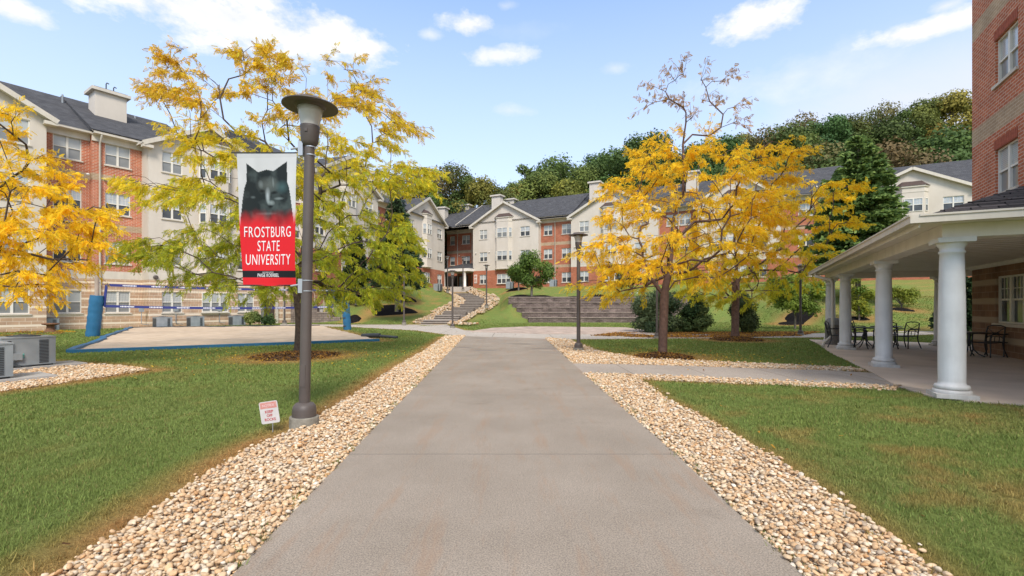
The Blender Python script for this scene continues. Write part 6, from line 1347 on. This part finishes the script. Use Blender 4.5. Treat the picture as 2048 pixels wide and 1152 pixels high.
# --- broadleaf small trees and shrubs
def small_tree(base, Y, label, blobs_px, n, size, cA, cB, seed, trunk_r=.07, fork=None, name='small_tree', bark=BARK_G, tint=None, snap=True, flat=.85, shell=.35, cat='tree'):
    s = FPX / Y; p = P3(base[0], base[1], Y); rnd = random.Random(seed); e = empty(name, p, 0, label, cat); bl = []
    for (x, y, r_) in blobs_px:
        for _ in range(3): bl.append(((x - base[0] + rnd.gauss(0, r_ * .25)) / s, rnd.uniform(-1, 1) * r_ * 1.1 / s, (base[1] - y + rnd.gauss(0, r_ * .2)) / s, r_ / s * rnd.uniform(.5, .9)))
    m_ = MB(); fz = (base[1] - fork) / s if fork else .3
    if fork: m_.tube([(0, 0, -.4), (.02, 0, fz * .5), (0, .02, fz)], [trunk_r * 1.15, trunk_r, trunk_r * .85], 8, cap=False)
    for b_ in bl: m_.tube([(0, 0, fz * .9 if fork else -.2), (b_[0] * .45, b_[1] * .45, fz + (b_[2] - fz) * .55), b_[:3]], [trunk_r * .45, trunk_r * .28, .01], 5, cap=False)
    m_.build('trunk', bark, e); blob_crown(bl, n, size, cA, cB, seed, shell=shell, parent=e, tint=tint, flat=flat); return e
pR = lambda px, py: RG(px, py).y
small_tree((1063, 590), 47.8, "round mid-green tree standing on the terrace edge in front of the far hall", [(1035, 540, 20), (1060, 520, 22), (1088, 535, 20), (1050, 555, 20), (1078, 558, 18), (1022, 545, 12), (1060, 540, 24), (1092, 550, 12)], 9000, .16, (.07, .13, .03), (.20, .27, .05), 31, fork=566, trunk_r=.11)
small_tree((1037, 576), 60, "smaller dark green tree on the black mulch cone by the far brick wall", [(1037, 550, 16), (1028, 555, 12), (1046, 552, 12)], 3000, .18, (.06, .10, .03), (.14, .2, .04), 32, fork=566, trunk_r=.1)
small_tree((1265, 592), 47.5, "dark multi-stemmed small tree at the top of the terrace wall", [(1250, 560, 14), (1275, 552, 16), (1262, 540, 14), (1290, 560, 12), (1240, 545, 10)], 2600, .16, (.05, .08, .025), (.16, .18, .04), 33, fork=578, trunk_r=.12, bark=BARK)
small_tree((1384, 588), 49, "small yellow-green tree behind the shrubs on the terrace", [(1384, 556, 16), (1372, 548, 12), (1398, 550, 12), (1385, 540, 12)], 2500, .17, (.14, .19, .03), (.36, .34, .04), 34, fork=574, trunk_r=.08)
small_tree((1590, 645), 31.5, "bright green spreading shrub tree behind the far lamp post on the right slope", [(1590, 590, 30), (1560, 580, 22), (1625, 585, 24), (1590, 560, 24), (1610, 610, 20), (1565, 605, 20), (1640, 570, 14), (1550, 560, 14)], 9500, .13, (.10, .17, .03), (.27, .34, .05), 35, fork=625, trunk_r=.06, shell=.2)
small_tree((1803, 619), 36.5, "little yellow-green bush seen between the middle and big porch columns", [(1803, 594, 15), (1785, 590, 10), (1820, 590, 12), (1800, 584, 12)], 2600, .12, (.14, .2, .03), (.36, .36, .05), 36, fork=610, trunk_r=.05, shell=.2)
small_tree((1718, 634), 33, "loose yellow-green bush beside the second porch column", [(1722, 605, 20), (1735, 590, 14), (1712, 580, 14), (1728, 620, 14), (1708, 560, 8)], 3800, .12, (.12, .19, .03), (.38, .36, .04), 37, fork=625, trunk_r=.05, shell=.1)
def bush(base, Y, label, bl, n, size, cA, cB, seed): return small_tree(base, Y, label, bl, n, size, cA, cB, seed, name='shrub', trunk_r=.05, shell=.55, cat='shrub', flat=.95)
bush((1310, 664), 28.4, "large dense shrub with grey-green top, left of the three by the far path", [(1290, 610, 26), (1320, 606, 26), (1300, 640, 26), (1332, 640, 26), (1345, 612, 16), (1280, 645, 16), (1310, 590, 18)], 15000, .10, (.045, .085, .04), (.17, .215, .10), 41)
bush((1388, 665), 28.0, "middle dense green shrub of the three by the far path", [(1378, 620, 22), (1398, 612, 22), (1385, 645, 24), (1405, 640, 18), (1390, 600, 14)], 10500, .10, (.04, .08, .03), (.15, .20, .07), 42)
bush((1484, 667), 27.5, "dark shrub directly behind the trunk of the farther yellow tree", [(1475, 615, 20), (1492, 608, 20), (1482, 642, 22), (1500, 635, 16), (1485, 597, 14)], 9000, .10, (.04, .065, .025), (.12, .155, .05), 43)
bush((500, 648), 36.5, "pale green low shrub beside the small air conditioner near the arched doorway", [(500, 632, 11), (493, 638, 8), (508, 638, 8)], 2600, .10, (.10, .15, .04), (.3, .33, .10), 44)
bush((530, 647), 37.5, "dark low shrub at the foot of the arched doorway", [(520, 638, 8), (535, 636, 9), (543, 640, 6)], 2400, .10, (.05, .09, .03), (.14, .2, .06), 45)
bush((655, 603), 47, "dark green shrub on the bank above the stone wall, right of the lamp pole", [(640, 590, 13), (660, 585, 14), (680, 596, 10), (650, 600, 10), (630, 580, 12)], 3600, .14, (.04, .07, .03), (.10, .15, .05), 46)
bush((590, 598), 46.5, "yellow-green shrub above the stone wall, left of the lamp pole", [(585, 590, 8), (596, 588, 8), (603, 594, 6)], 1600, .13, (.12, .17, .03), (.32, .33, .05), 47)
# white flowers by the dark multi-stem tree
q = P3(1262, 592, 47.0); fl = empty('flower_clump', (q.x, q.y, q.z), 0, "small clump of white flowers at the top right of the terrace wall", 'flowers')
m_ = MB()
for _ in range(16): a, b_, c = random.uniform(-1.3, 1.3), random.uniform(-.5, .2), random.uniform(.1, .6); m_.lathe([(0, -.03), (.09, 0), (0, .04)], 6, (a, b_, c), cap=False)
m_.build('blossoms', M('white_petals', (.7, .66, .6), rough=.8), fl)
